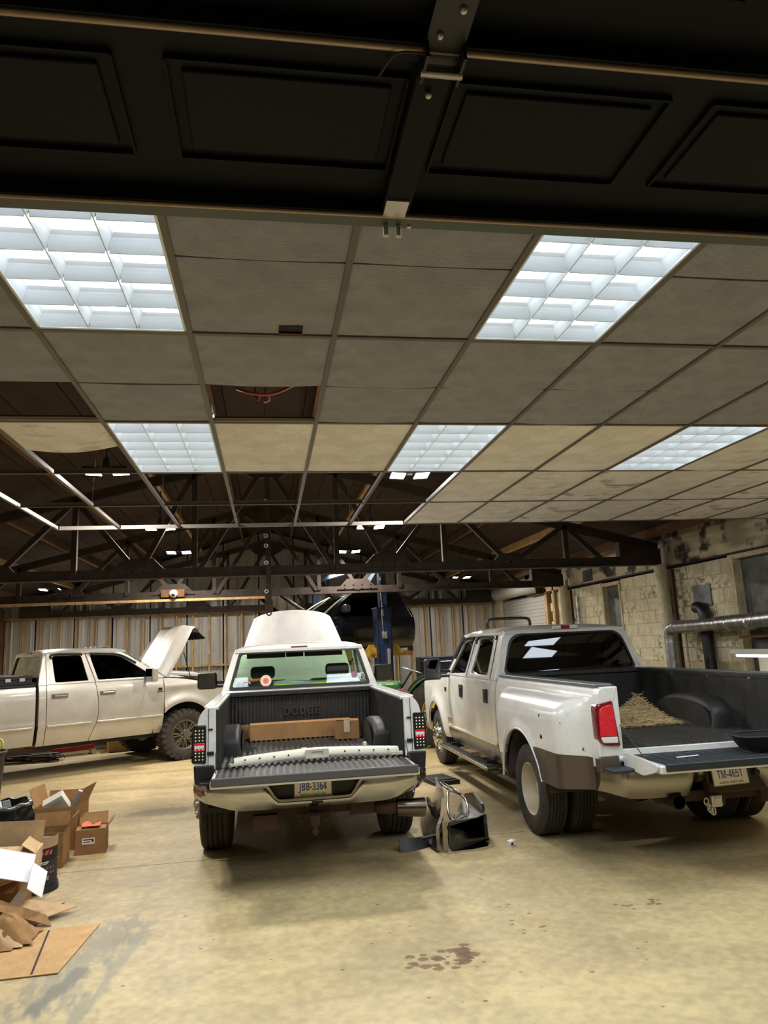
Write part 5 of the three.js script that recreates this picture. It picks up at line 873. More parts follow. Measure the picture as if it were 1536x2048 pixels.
  for (const z of [2.1, 1.35]) for (const x of [-0.42, 0.42]) part(t, 'seat', [bx(0.56, 0.6, 0.16, x, 1.3, z, 0.06, 0.12), bx(0.26, 0.14, 0.1, x, 1.7, z + 0.04, 0.04)], MT.seat);
  const hx = (u, v) => { const a = 2 * u - 1; return a * lerp(0.84, 0.66, v * v); };
  if (hoodUp) {
    const A = 1.02, line = v => { const d = Math.min(v, 0.82) / 0.82 * 1.02; let z = 0.3 - d * Math.cos(A), y = 1.44 + d * Math.sin(A); const w = Math.max(0, v - 0.82) / 0.18, th = w * 1.75; if (w) { z -= 0.17 * Math.sin(th * 0.5) * 1.55; y += 0.06 * Math.sin(th) - 0.17 * (1 - Math.cos(th)) * 0.8; } return [y, z]; };
    const vs = []; for (let i = 0; i <= 26; i++) vs.push(i / 26);
    const ho = part(t, 'hood', [surf(22, vs, (u, v) => { const a = 2 * u - 1, [y, z] = line(v), lift = 0.06 * (1 - Math.pow(Math.abs(a), 3)) + 0.025 * Math.exp(-Math.pow((Math.abs(a) - 0.55) / 0.12, 2)); return [hx(u, v), y + lift * Math.cos(A), z + lift * Math.sin(A)]; }, [0, -0.02, -0.04])], paint);
    part(ho, 'grille_mesh', [bx(1.15, 0.2, 0.02, 0, 2.16, -0.52, 0, 0.9), ...Array.from({ length: 9 }, (_, i) => bx(0.015, 0.2, 0.03, -0.5 + i * 0.125, 2.15, -0.5, 0, 0.9))], MT.trimBlack);
    part(ho, 'prop_rod', [rod([0.7, 1.36, -0.25], [0.66, 1.85, -0.12], 0.008)], MT.trimBlack);
  } else part(t, 'hood', [surf(20, 14, (u, v) => { const a = 2 * u - 1; return [hx(u, v), lerp(1.46, 1.34, v) + 0.06 * (1 - a ** 4) - 0.25 * smooth(0.88, 1, v), lerp(0.3, -0.98, v)]; }, [0, -0.05, 0])], paint);
  return t;
}
crewTruck({ label: 'silver crew cab pickup truck on mud tyres, parked side-on with its hood up', at: [-1.99, 0, -14.43], turn: -1.007, paint: MT.silver, hoodUp: true, bedLen: 2.0, glassM: MT.tintDeep, lugs: 26 });
crewTruck({ label: 'cream pickup truck mostly hidden behind the silver truck', at: [-2.62, 0, -17.72], turn: -1.007, paint: MT.white, hoodUp: false, bedLen: 1.4, glassM: MT.tint, lugs: 0 });
{ // tool box across the silver truck bed
  const b = thing('tool_box', 'black crossbed tool box behind the silver truck cab', 'tool box', [-1.99 - 0.845 * 2.8, 1.452, -14.43 + 0.535 * 2.8], -1.007);
  part(b, 'box_body', [bx(1.86, 0.08, 0.5, 0, 0.04, 0, 0.01)], MT.trimBlack); part(b, 'box_lid', [bx(1.88, 0.06, 0.52, 0, 0.112, 0, 0.012)], MT.trimBlack); part(b, 'latch', [bx(0.01, 0.05, 0.08, 0.945, 0.08, 0.1, 0.003), bx(0.01, 0.05, 0.08, 0.945, 0.08, -0.1, 0.003)], MT.alu);
  const r = thing('light_bracket', 'small chrome work light on the rail by the silver truck rear window', 'work light', [-4.42, 1.45, -11.9], -1.007);
  part(r, 'lamp_housing', [bx(0.1, 0.08, 0.06, 0, 0.1, 0, 0.015), bx(0.03, 0.08, 0.03, 0, 0.04, 0)], MT.chromeDull); part(r, 'lamp_glass', [bx(0.085, 0.065, 0.006, 0, 0.1, 0.032, 0.003)], MT.clearLens);
}
// ---------- two-post lift with a black cab on it ----------
{
  const blue = metres(std(0x1f3354, 0.5, 0.2, { map: MT.galv.map }), 1), yel = metres(std(0xc59a1c, 0.55, 0.1, { map: MT.galv.map }), 0.7);
  const t = thing('car_lift', 'blue two-post car lift with yellow arms holding the black cab', 'lift', [0, 0, 0]);
  const posts = [[2.29, -14.6, 0.2], [1.22, -18.35, 0.2 + Math.PI]];
  posts.forEach(([x, z, r], k) => {
    const m = new THREE.Matrix4().makeRotationY(r).setPosition(x, 0, z), G = g => g.applyMatrix4(m), sgn = 1;
    part(t, 'base_plate', [G(bx(0.5, 0.03, 0.5, 0, 0.015, 0))], blue);
    part(t, 'post', [G(bx(0.3, 2.55, 0.04, 0, 1.28, 0.13, 0.01)), G(bx(0.04, 2.55, 0.3, -0.13, 1.28, 0, 0.01)), G(bx(0.04, 2.55, 0.3, 0.13, 1.28, 0, 0.01)), G(bx(0.34, 0.02, 0.34, 0, 2.56, 0, 0.004))], blue);
    part(t, 'post_extension', [G(bx(0.15, 0.95, 0.12, 0.02, 3.03, 0, 0.006))], blue);
    part(t, 'control_box', [G(bx(0.1, 0.14, 0.04, -0.02, 2.02, 0.17, 0.01)), G(bx(0.06, 0.3, 0.05, 0.05, 1.6, 0.175, 0.01)), G(cy(0.035, 0.035, 0.6, 0.05, 1.05, 0.19)), G(bx(0.05, 0.05, 0.03, -0.06, 2.03, 0.2))], MT.alu);
    part(t, 'hose', [G(tb([[-0.05, 2.6, 0.15], [-0.06, 2.3, 0.17], [-0.04, 2.05, 0.17]], 0.007, 16, 6)), G(tb([[-0.03, 3.2, 0.07], [-0.05, 2.8, 0.12], [-0.03, 2.4, 0.17]], 0.006, 16, 6))], MT.alu);
    part(t, 'carriage', [G(bx(0.36, 0.2, 0.24, 0, 1.68, -0.1, 0.01))], yel);
    for (const s of [-1, 1]) { const arm = part(t, 'lift_arm', [G(bar([s * 0.14, 1.66, -0.12], [s * 0.85, 1.64, -0.62], 0.1, 0.1)), G(ex([[0.16, -0.04], [0.42, -0.04], [0.3, 0.14], [0.2, 0.14]].map(p => [s * p[0], p[1]]), 0.05).translate(0, 1.7, 0.0))], yel); part(arm, 'arm_pad', [G(cy(0.06, 0.07, 0.1, s * 0.85, 1.73, -0.62))], MT.rust); }
  });
  part(t, 'overhead_beam', [bar([2.29, 3.5, -14.6], [1.22, 3.5, -18.35], 0.12, 0.1)], std(0x6f8aa0, 0.4, 0.4));
  part(t, 'overhead_brace', [bar([2.24, 3.42, -14.62], [1.95, 2.98, -14.75], 0.05, 0.1)], std(0x7f98aa, 0.4, 0.4));
  // black cab with front clip, hood up; local y = 0 at its sill
  const c0 = thing('truck_cab', 'black truck cab with raised hood held up on the blue lift', 'truck cab', [1.75, 1.79, -16.52], 1.834);
  const P = prof([[0, 0.85], [0.12, 0.93], [0.35, 0.965], [0.5, 0.955], [0.62, 0.93]]), back = y => 0.14 * (1 - Math.pow(Math.abs(y - 0.45) / 0.8, 2)) - 0.06;
  for (const s of [-1, 1]) {
    const q = x => s * x, af = arch(-1.35, 0.0, 0.42);
    part(c0, 'cab_side', bodySide(s, { z: cols(1.2, 0.62, 6), bot: () => 0.0, top: 0.63, prof: P, e0: back }), MT.black);
    const d = part(c0, 'door', bodySide(s, { z: cols(0.61, -0.72, 8), bot: () => 0.02, top: 0.63, prof: P }), MT.black); part(d, 'door_handle', [bx(0.03, 0.03, 0.16, q(0.965), 0.48, 0.45, 0.012)], MT.alu);
    part(c0, 'front_fender', bodySide(s, { z: cols(-0.73, -1.95, 16, [[-1.35, 0.42]]), bot: z => Math.max(0.05, af(z)), top: z => lerp(0.6, 0.5, (-0.73 - z) / 1.22), prof: P }), MT.black);
    part(c0, 'fender_trim', [bx(0.012, 0.014, 0.1, q(0.97), 0.46, -0.82), bx(0.012, 0.014, 0.1, q(0.97), 0.46, -0.62)], MT.alu);
    const xAt = y => lerp(0.93, 0.73, clamp((y - 0.62) / 0.56, 0, 1.1));
    const w1 = rpoly([[-0.5, 0.68], [0.62, 0.68], [0.1, 1.1], [-0.46, 1.12]], [0.03, 0.03, 0.08, 0.05]);
    part(c0, 'window_frame', sideFrame(s, rpoly([[-1.24, 0.62], [0.92, 0.62], [0.15, 1.17], [-1.02, 1.2]], [0.02, 0.02, 0.15, 0.16]), [w1], xAt, 0.05), MT.black);
    part(c0, 'side_window', sideGlass(s, w1, xAt), MT.tint);
    part(c0, 'a_pillar_edge', [tb([[q(0.74), 1.2, -0.1], [q(0.85), 0.98, -0.52], [q(0.93), 0.64, -0.96]], 0.02, 20, 6)], std(0xbdb9a0, 0.4));
    towMirror(c0, q(1.14), 0.83, -0.42, s, 0.24, 0.17, MT.trimBlack);
  }
  part(c0, 'cab_back', [surf(16, 14, (u, v) => { const a = 2 * u - 1, y = lerp(-0.04, 1.2, v), half = y < 0.62 ? P(Math.max(0, y)) - 0.01 : lerp(0.92, 0.72, (y - 0.62) / 0.58); return [a * half, y, 1.2 + back(y) - 0.22 * smooth(0.62, 1.25, y) + 0.05 * (1 - a ** 4)]; })], MT.black);
  part(c0, 'roof', roofShell(1.06, -0.12, 0.75, 1.185, 1.26), MT.black);
  part(c0, 'windshield', [surf(10, 8, (u, v) => { const a = 2 * u - 1; return [a * lerp(0.7, 0.9, v), lerp(1.21, 0.66, v), lerp(-0.1, -0.95, v) - 0.08 * (1 - a * a)]; })], MT.clear);
  part(c0, 'floor_pan', [bx(1.7, 0.06, 2.1, 0, -0.01, 0.2), bx(1.5, 0.3, 1.0, 0, 0.25, -1.4), bx(1.7, 0.2, 0.1, 0, 0.38, -1.92, 0.03)], MT.under);
  part(c0, 'seat', [bx(1.4, 0.6, 0.16, 0, 0.45, 0.5, 0.05)], MT.seat); part(c0, 'dashboard', [bx(1.6, 0.22, 0.35, 0, 0.5, -0.65, 0.06)], MT.trimBlack);
  const bits = []; { const s0 = seed; seed = 99; for (let i = 0; i < 14; i++) bits.push(bx(rr(0.08, 0.25), rr(0.06, 0.14), rr(0.06, 0.2), rr(-0.75, 0.75), rr(0.5, 0.6), rr(-1.85, -1.0), 0.02, 0, rr(0, 1))); seed = s0; }
  part(c0, 'engine_bay_parts', bits, MT.trimBlack).userData.kind = 'stuff';
  const ho = part(c0, 'hood', [surf(16, 12, (u, v) => { const a = 2 * u - 1, A = 0.62, d = 1.08 * v; return [a * lerp(0.84, 0.68, v * v), 0.64 + d * Math.sin(A) + 0.05 * (1 - a * a), -0.95 - d * Math.cos(A) - 0.06 * Math.sin(v * 3)]; }, [0, -0.05, 0])], MT.black);
  part(ho, 'hood_edge', [tb([[-0.86, 0.64, -0.95], [-0.8, 1.02, -1.5], [-0.7, 1.27, -1.85]], 0.012, 20, 6), tb([[-0.72, 0.66, -0.97], [-0.66, 1.04, -1.5], [-0.58, 1.29, -1.86]], 0.01, 20, 6)], MT.chromeDull);
  part(ho, 'prop_rod', [rod([-0.6, 0.55, -1.3], [-0.64, 0.95, -1.35], 0.008)], MT.trimBlack);
}
// ---------- small green tractor between lift and truck ----------
{
  const g = phys(0x2f6a2c, 0.4, 0, { clearcoat: 0.5 }), dk = std(0x1d3a1c, 0.5);
  const t = thing('tractor', 'small green tractor with open steering wheel beside the blue lift post', 'tractor', [2.78, 0, -13.6], 1.4);
  part(t, 'hood', [bx(0.5, 0.32, 0.85, 0, 1.0, -0.75, 0.08), bx(0.46, 0.2, 0.8, 0, 0.78, -0.75, 0.03)], g); part(t, 'grille', [bx(0.44, 0.34, 0.04, 0, 0.9, -1.18, 0.02)], std(0xc9b24a, 0.5));
  part(t, 'chassis', [bx(0.3, 0.25, 1.9, 0, 0.6, -0.3, 0.03), bx(0.7, 0.2, 0.5, 0, 0.65, 0.25, 0.04)], dk);
  for (const s of [-1, 1]) { part(t, 'mudguard', [surf(16, 3, (u, v) => { const a = lerp(0.1, 2.6, u); return [s * lerp(0.36, 0.66, v), 0.6 + 0.66 * Math.sin(a), 0.35 + 0.66 * Math.cos(a)]; }, [0, -0.02, 0]), surf(16, 2, (u, v) => { const a = lerp(0.1, 2.6, u), r = lerp(0.3, 0.66, v); return [s * 0.36, 0.6 + r * Math.sin(a), 0.35 + r * Math.cos(a)]; })], dk); }
  const wr2 = wheelParts({ R: 0.6, w: 0.28, rim: 0.34, ribs: 3, lugs: 18, dish: 0.02, style: 'steel' }), wf = wheelParts({ R: 0.3, w: 0.14, rim: 0.17, ribs: 3, style: 'steel' });
  for (const s of [-1, 1]) { wheel(t, wr2, s * 0.52, 0.6, 0.35, s, std(0xb79a2c, 0.5)); wheel(t, wf, s * 0.42, 0.3, -0.95, s, std(0xb79a2c, 0.5)); }
  part(t, 'seat', [bx(0.42, 0.08, 0.4, 0, 0.92, 0.42, 0.03), bx(0.42, 0.3, 0.07, 0, 1.08, 0.62, 0.03)], MT.seat);
  const sw = part(t, 'steering_wheel', [new THREE.TorusGeometry(0.2, 0.013, 8, 30).rotateX(-Math.PI / 2 + 0.35).translate(0, 1.33, -0.12), bar([-0.19, 1.33, -0.12], [0.19, 1.33, -0.12], 0.02, 0.01), bar([0, 1.33, -0.12], [0, 1.27, 0.06], 0.02, 0.01)], std(0x8a8f94, 0.35, 0.5)); part(sw, 'steering_column', [rod([0, 1.33, -0.12], [0, 1.0, -0.35], 0.022)], MT.trimBlack);
  part(t, 'fuel_cap', [sp(0.06, 0.12, 1.18, -0.55, 12, 8)], std(0xc8551c, 0.5), 'orange cap');
}
// ---------- dark blue tool chest by the back wall ----------
{
  const t = thing('tool_chest', 'dark blue drawer chest against the studs behind the dual-wheel truck', 'tool chest', [4.35, 0, -17.6]);
  const b = std(0x131c2c, 0.4, 0.2); part(t, 'cabinet', [bx(1.5, 1.4, 0.55, 0, 0.8, 0, 0.015)], b);
  for (let i = 0; i < 5; i++) { const d = part(t, 'drawer', [bx(1.42, 0.22, 0.02, 0, 0.3 + i * 0.25, 0.285, 0.006)], b); part(d, 'handle', [bx(1.3, 0.02, 0.02, 0, 0.38 + i * 0.25, 0.302, 0.006)], MT.alu); }
  for (const x of [-0.65, 0.65]) part(t, 'caster', [cy(0.06, 0.06, 0.05, x, 0.06, 0.2, 'x')], MT.trimBlack);
}
// ---------- roll-up door, framed window and ducts along the block wall ----------
{
  const d = new THREE.Group(); d.name = 'door_3'; d.userData = { kind: 'structure', label: 'pale ribbed roll-up door near the back corner', category: 'roll-up door' }; scene.add(d);
  const dm = std(0xa9a69c, 0.5, 0.3);
  for (let i = 0; i < 34; i++) part(d, 'slat', [bx(0.012, 0.08, 2.9, XW + 0.06 + (i % 2) * 0.004, 0.045 + i * 0.083, -16.95, 0.004)], dm);
  part(d, 'drum', [cy(0.17, 0.17, 3.1, XW - 0.12, 3.02, -16.95, 'z', 28)], dm); part(d, 'end_bracket', [bx(0.3, 0.4, 0.01, XW - 0.1, 3.0, -15.38)], MT.truss);
  part(d, 'guide', [bx(0.08, 2.85, 0.05, XW + 0.03, 1.42, -15.45), bx(0.08, 2.85, 0.05, XW + 0.03, 1.42, -18.42)], MT.galv);
  struct('trim_7', [bx(0.1, 2.9, 0.14, XW - 0.02, 1.45, -15.3), bx(0.1, 2.9, 0.09, XW - 0.02, 1.45, -14.85), bx(0.1, 2.9, 0.07, XW - 0.02, 1.45, -14.45), bx(0.1, 0.1, 0.9, XW - 0.02, 2.88, -14.9)], MT.stud, 'bare timber framing beside the roll-up door', 'framing');
  struct('trim_8', [bx(0.02, 2.7, 0.36, XW + 0.04, 1.4, -15.08), bx(0.02, 2.7, 0.34, XW + 0.04, 1.4, -14.65)], std(0x4d4236, 0.8), 'dark panels between the timber framing', 'panel');
  // silver ducts
  const t = thing('exhaust_duct', 'shiny galvanised duct running along the block wall and turning down', 'duct', [0, 0, 0]);
  const dx = XW - 0.32, dz = -9.95, R = 0.085;
  part(t, 'vertical_run', [cy(R, R, 1.7, dx, 0.9, dz, 'y', 28)], MT.galv);
  part(t, 'elbow', [tb([[dx, 1.74, dz], [dx, 1.8, dz + 0.01], [dx, 1.86, dz + 0.06], [dx, 1.885, dz + 0.14], [dx, 1.885, dz + 0.2]], R * 1.03, 16, 24)], MT.galv);
  part(t, 'horizontal_run', [rod([dx, 1.885, dz + 0.18], [dx, 1.9, -8.7], R, 28)], MT.galv);
  part(t, 'horizontal_run', [rod([dx, 1.9, -8.72], [dx, 1.95, -6.6], R * 1.12, 28)], MT.galv);
  for (const z of [dz + 0.2, -8.75, -8.5, -8.1]) part(t, 'joint_band', [cy(R * 1.16, R * 1.16, 0.03, dx, 1.895, z, 'z', 28)], MT.alu);
  for (const y of [0.6, 1.3, 1.68]) part(t, 'joint_band', [cy(R * 1.05, R * 1.05, 0.02, dx, y, dz, 'y', 28)], MT.alu);
  const p = thing('exhaust_pipe', 'matt black bent pipe against the block wall behind the shiny duct', 'pipe', [0, 0, 0]);
  part(p, 'pipe_run', [tb([[XW - 0.11, 0.0, -9.35], [XW - 0.11, 1.0, -9.35], [XW - 0.11, 1.9, -9.36], [XW - 0.11, 2.08, -9.38], [XW - 0.1, 2.14, -9.46], [XW - 0.1, 2.15, -9.56]], 0.08, 50, 16)], MT.trimBlack);
  const g2 = thing('conduit', 'thin galvanised conduit beside the far round column', 'conduit', [XW - 0.08, 0, -13.6]); part(g2, 'tube', [rod([0, 0.5, 0], [0, 2.6, 0], 0.035)], MT.galv); part(g2, 'coupling', [cy(0.045, 0.045, 0.12, 0, 2.05, 0), cy(0.045, 0.045, 0.12, 0, 1.8, 0)], MT.alu);
  // bench light
  const s = thing('shop_light', 'glowing shop light hanging on wires by the block wall', 'light', [XW - 0.55, 1.5, -7.55]);
  part(s, 'housing', [bx(0.14, 0.06, 1.2, 0, 0.05, 0, 0.01)], std(0xcfccc2, 0.5));
  part(s, 'lamp_tube', [cy(0.02, 0.02, 1.12, 0, 0.008, 0, 'z')], std(0x222222, 0.4, 0, { emissive: 0xfff3d8, emissiveIntensity: 6 }));
  part(s, 'hanging_wire', [tb([[0, 0.08, 0.4], [0.03, 0.3, 0.36], [0.1, 0.5, 0.42]], 0.003, 16, 5), tb([[0, 0.08, -0.3], [-0.03, 0.3, -0.25], [0.1, 0.52, -0.3]], 0.003, 16, 5)], MT.trimBlack);
  const L = new THREE.RectAreaLight(0xfff3d8, 12, 0.1, 1.12); L.position.set(0, -0.016, 0); L.rotation.set(-Math.PI / 2, 0, 0); s.add(L);
  const wbd = thing('white_board', 'white painted board on the block wall under the shop light', 'board', [XW - 0.06, 1.2, -7.6]); part(wbd, 'board_face', [bx(0.02, 0.6, 1.6, 0, 0, 0, 0.004)], std(0xe8e4d8, 0.7)); part(wbd, 'edge_strip', [bx(0.03, 0.03, 1.62, 0, 0.31, 0)], MT.oldwood);
  const sh = thing('wall_shelf', 'shallow wall shelf with brackets above the shop light', 'shelf', [XW - 0.14, 1.72, -7.7]); part(sh, 'board', [bx(0.24, 0.03, 1.5, 0, 0, 0)], MT.oldwood); part(sh, 'bracket', [bx(0.2, 0.02, 0.02, 0, -0.03, 0.5), bx(0.2, 0.02, 0.02, 0, -0.03, -0.5)], MT.rust);
}
// ---------- torn-off front corner of a truck lying by the tailgate ----------
{
  const t = thing('fender_piece', 'torn-off black front fender with chrome edge standing on the floor between the trucks', 'car part', [1.52, 0, -6.62]);
  const dkg = metres(phys(0x14211f, 0.4, 0.1, { clearcoat: 0.4, map: MT.galv.map }), 0.5);
  // plan path of the shell: front face, rounded corner, long flank
  const path = u => { const a = 0.28; if (u < a) return [u, -0.02 * Math.sin(u / a * 1.5)]; const w = u - a, r = 0.16, q = w / r; if (q < 1.45) return [a + r * Math.sin(q), -0.02 - r * (1 - Math.cos(q))]; return [a + r * 0.993 + 0.16 * (w - r * 1.45) - 0.12 * Math.pow(w - r * 1.45, 2), -0.02 - r * 0.88 - (w - r * 1.45) * 0.98]; };
  const bend = (g, dy = 0) => mapGeo(g, (a, b, c) => { const p = path(Math.max(0, a)), q = path(Math.max(0, a) + 0.01), dx = q[0] - p[0], dz = q[1] - p[1], l = Math.hypot(dx, dz); return [p[0] + (-dz / l) * c * 1 - 0.1 * b * Math.min(1, a / 0.5), b + dy, p[1] + (dx / l) * c]; });
  const dense = (pts, n = 8) => { const o = []; pts.forEach((p, i) => { const q = pts[(i + 1) % pts.length]; for (let k = 0; k < n; k++) o.push([lerp(p[0], q[0], k / n), lerp(p[1], q[1], k / n)]); }); return o; };
  part(t, 'outer_shell', [bend(ex(dense(rpoly([[0.03, 0], [0.62, 0], [0.95, 0.05], [1.45, 0.18], [1.35, 0.28], [1.0, 0.35], [0.55, 0.33], [0.36, 0.26], [0.03, 0.25]], 0.05, 3), 3), 0.02))], MT.black);
  part(t, 'damaged_flank', [bend(ex(dense(rpoly([[0.42, 0.03], [0.62, 0.02], [0.95, 0.09], [1.25, 0.2], [0.95, 0.28], [0.46, 0.24]], 0.06, 3), 3), 0.03))], dkg, 'scraped dark green flank');
  part(t, 'chrome_band', [surf(20, 8, (u, v) => { const z = lerp(0.01, -1.7, u), x = -0.05 + 0.34 * u * u - 0.06 * u, h = lerp(0.2, 0.44, smooth(0, 0.3, u)) * (1 - 0.35 * smooth(0.6, 1, u)), a = Math.PI * (v - 0.1) * 0.9; return [x + 0.09 * Math.sin(a) * smooth(0, 0.1, u) + 0.1 * v * smooth(0, 0.25, u) - 0.03, h * (0.1 + 0.9 * v), z - 0.02 * Math.sin(a)]; }, [0.03, 0, 0])], MT.chromeDull);
  part(t, 'corner_plate', [bx(0.045, 0.26, 0.012, -0.005, 0.13, 0.012, 0.003)], MT.chromeDull);
  part(t, 'lamp_frame', [tb([[0.08, 0.25, -0.1], [0.27, 0.235, -0.25], [0.36, 0.3, -0.62], [0.2, 0.385, -0.6]], 0.012, 40, 6, true), tb([[0.2, 0.4, -0.62], [0.34, 0.33, -0.68], [0.34, 0.33, -1.0], [0.2, 0.41, -1.0]], 0.01, 40, 6, true)], MT.chrome);
  part(t, 'inner_bracket', [bx(0.04, 0.3, 0.2, 0.05, 0.15, -0.55, 0.01, 0, 0, 0.3), bx(0.3, 0.03, 0.03, 0.1, 0.1, -0.4, 0.005, 0, 0.4), bx(0.03, 0.2, 0.4, 0.1, 0.12, -0.9, 0.01, 0.2, 0, 0.2)], MT.rust);
  const pad = thing('rubber_pad', 'black rubber pad lying on the floor past the torn-off fender', 'pad', [2.22, 0, -9.85], 0.2); part(pad, 'slab', [bx(0.36, 0.05, 0.55, 0, 0.026, 0, 0.012)], MT.trimBlack); part(pad, 'grip', [bx(0.3, 0.012, 0.1, 0, 0.056, 0.15, 0.005)], MT.dark);
  const s = thing('trim_strip', 'curved black plastic trim strip on the floor by the torn-off fender', 'car part', [1.15, 0, -6.78], 0.05);
  part(s, 'strip', [surf(16, 3, (u, v) => [lerp(-0.02, 0.36, u), 0.004 + 0.1 * v * (1 - 0.3 * u), 0.06 - 0.15 * u * u - 0.07 * v], [0, -0.004, -0.012])], MT.trimBlack); part(s, 'rod', [rod([0.02, 0.03, -0.1], [0.37, 0.1, -0.02], 0.014)], MT.trimBlack);
  const p = thing('paper_box', 'tiny white and black carton lying alone on the floor', 'box', [2.12, 0, -6.63], 0.5); part(p, 'carton', [bx(0.06, 0.045, 0.05, 0, 0.024, 0, 0.003, 0, 0, 0.1)], std(0xe3e1dc, 0.6)); part(p, 'label', [bx(0.03, 0.02, 0.002, -0.012, 0.02, 0.0262, 0, 0, 0, 0.1)], MT.trimBlack);
}
// ---------- rubbish and boxes ----------
function openBox(t, w, h, d, wall, mat, flaps) {       // four sheet walls, a floor and hinged flaps [side, angle]
  const th = 0.005;
  part(t, 'side_panel', [bx(w, h, th, 0, h / 2, d / 2)], mat); part(t, 'side_panel', [bx(w, h, th, 0, h / 2, -d / 2)], mat);
  part(t, 'side_panel', [bx(th, h, d - 2 * th, w / 2, h / 2, 0)], mat); part(t, 'side_panel', [bx(th, h, d - 2 * th, -w / 2, h / 2, 0)], mat);
  part(t, 'bottom_panel', [bx(w - th, th, d - th, 0, th / 2, 0)], mat);
  for (const [side, ang, len] of flaps) {
    const g = side === 'f' || side === 'b' ? bx(w - 0.01, th, len, 0, 0, (side === 'f' ? 1 : -1) * len / 2) : bx(len, th, d - 0.01, (side === 'r' ? 1 : -1) * len / 2, 0, 0);
    const m = side === 'f' ? new THREE.Matrix4().makeRotationX(-ang) : side === 'b' ? new THREE.Matrix4().makeRotationX(ang) : side === 'r' ? new THREE.Matrix4().makeRotationZ(ang) : new THREE.Matrix4().makeRotationZ(-ang);
    g.applyMatrix4(m).translate(side === 'r' ? w / 2 : side === 'l' ? -w / 2 : 0, h, side === 'f' ? d / 2 : side === 'b' ? -d / 2 : 0); part(t, 'flap', g, mat);
  }
}
{
  const b1 = thing('cardboard_box', 'small brown carton with a printed white label on the floor', 'box', [-1.69, 0, -7.72], 0.12);
  openBox(b1, 0.27, 0.22, 0.24, 0, MT.cardDark, [['b', 1.0, 0.12], ['r', 0.9, 0.1], ['f', 3.0, 0.1]]);
  part(b1, 'label', [bx(0.11, 0.055, 0.002, -0.02, 0.12, 0.1235)], std(0xe4e0d6, 0.6)); part(b1, 'label_print', [bx(0.09, 0.01, 0.001, -0.02, 0.133, 0.1248), bx(0.06, 0.008, 0.001, -0.035, 0.112, 0.1248), bx(0.02, 0.02, 0.001, 0.018, 0.12, 0.1248)], std(0x3b3a3a, 0.7));
  const rg = solo('rag', 'orange and white rag tucked in the small labelled carton', 'rag', [surf(8, 6, (u, v) => [lerp(-0.08, 0.09, u), 0.03 * Math.sin(u * 7 + v * 4) * (1 - v) + 0.012, lerp(-0.05, 0.05, v)], [0, -0.004, 0])], std(0xd0704a, 0.9), [-1.69, 0.238, -7.66]);
  const b2 = thing('cardboard_box', 'tall open brown carton holding a white box, behind the labelled carton', 'box', [-2.05, 0, -8.02], -0.1);
  openBox(b2, 0.4, 0.4, 0.36, 0, MT.cardDark, [['r', 1.15, 0.18], ['l', 1.3, 0.18], ['b', 1.4, 0.1]]);
  part(b2, 'print', [bx(0.002, 0.16, 0.26, 0.2045, 0.22, 0.0)], std(0x7d6247, 0.85));
  const wb = thing('white_box', 'white fold-over carton tipped inside the tall open carton', 'box', [-2.09, 0.0, -7.98], 0.2); part(wb, 'carton', [bx(0.2, 0.17, 0.11, 0, 0.4, 0, 0.004, 0.35, 0, 0.5)], std(0xcdc8ba, 0.7)); part(wb, 'tuck_flap', [bx(0.12, 0.05, 0.004, 0.005, 0.42, 0.066, 0.002, 0.35, 0, 0.5)], std(0xbdb8a8, 0.7));
  const tu = solo('tube_carton', 'slim grey printed carton leaning in the tall open carton', 'box', [bx(0.05, 0.24, 0.05, 0, 0, 0, 0.004, 0.1, 0, -0.45)], std(0x9b9890, 0.6), [-1.9, 0.42, -7.92]);
  const b3 = thing('cardboard_box', 'medium open brown carton in front of the tall open carton', 'box', [-2.0, 0, -7.34], 0.05);
  openBox(b3, 0.34, 0.3, 0.3, 0, MT.cardDark, [['r', 1.0, 0.14], ['b', 1.3, 0.12]]); part(b3, 'tape_scrap', [bx(0.07, 0.03, 0.002, 0.1, 0.1, 0.153, 0, 0, 0, 0.4)], std(0xe8e3d8, 0.6));
  // drum with printed wrap
  const dr = thing('oil_drum', 'black bucket wrapped in a printed carton sheet, on a round black base', 'drum', [-1.88, 0, -6.62]);
  part(dr, 'bucket', [cy(0.155, 0.14, 0.36, 0, 0.19, 0, 'y', 36)], std(0x17181a, 0.5)); part(dr, 'base_ring', [cy(0.175, 0.18, 0.05, 0, 0.025, 0, 'y', 36), cy(0.165, 0.17, 0.02, 0, 0.065, 0, 'y', 36)], std(0x1c1d1f, 0.6));
  const wrapT = canvasTex(512, 512, (c, w, h) => { c.fillStyle = '#2a2522'; c.fillRect(0, 0, w, h); c.fillStyle = '#a08464'; c.fillRect(0, 0, w, 120); c.fillStyle = '#14110f'; c.fillRect(0, 120, w, 150); c.fillStyle = '#b9462e'; c.save(); c.translate(120, 190); c.transform(1, -0.12, -0.25, 1, 0, 0); for (let i = 0; i < 6; i++) c.fillRect(i * 44, (i % 2) * 10 - 20, 30, 50); c.restore(); c.fillStyle = '#d8d2c6'; c.fillRect(180, 275, 150, 12); c.fillRect(200, 296, 120, 8); c.fillStyle = '#6f5a48'; for (let r = 0; r < 2; r++) for (let i = 0; i < 9; i++) c.fillRect(90 + i * 36, 340 + r * 56, 22, 26); c.fillStyle = '#8a8378'; for (let i = 0; i < 3; i++) c.fillRect(200 + i * 50, 440, 36, 50); });
  part(dr, 'printed_wrap', [surf(24, 2, (u, v) => { const a = lerp(-0.9, 1.9, u); return [0.163 * Math.sin(a), 0.08 + 0.33 * v, 0.163 * Math.cos(a)]; }, [-0.003, 0, -0.003])], std(0xffffff, 0.7, 0, { map: wrapT }));
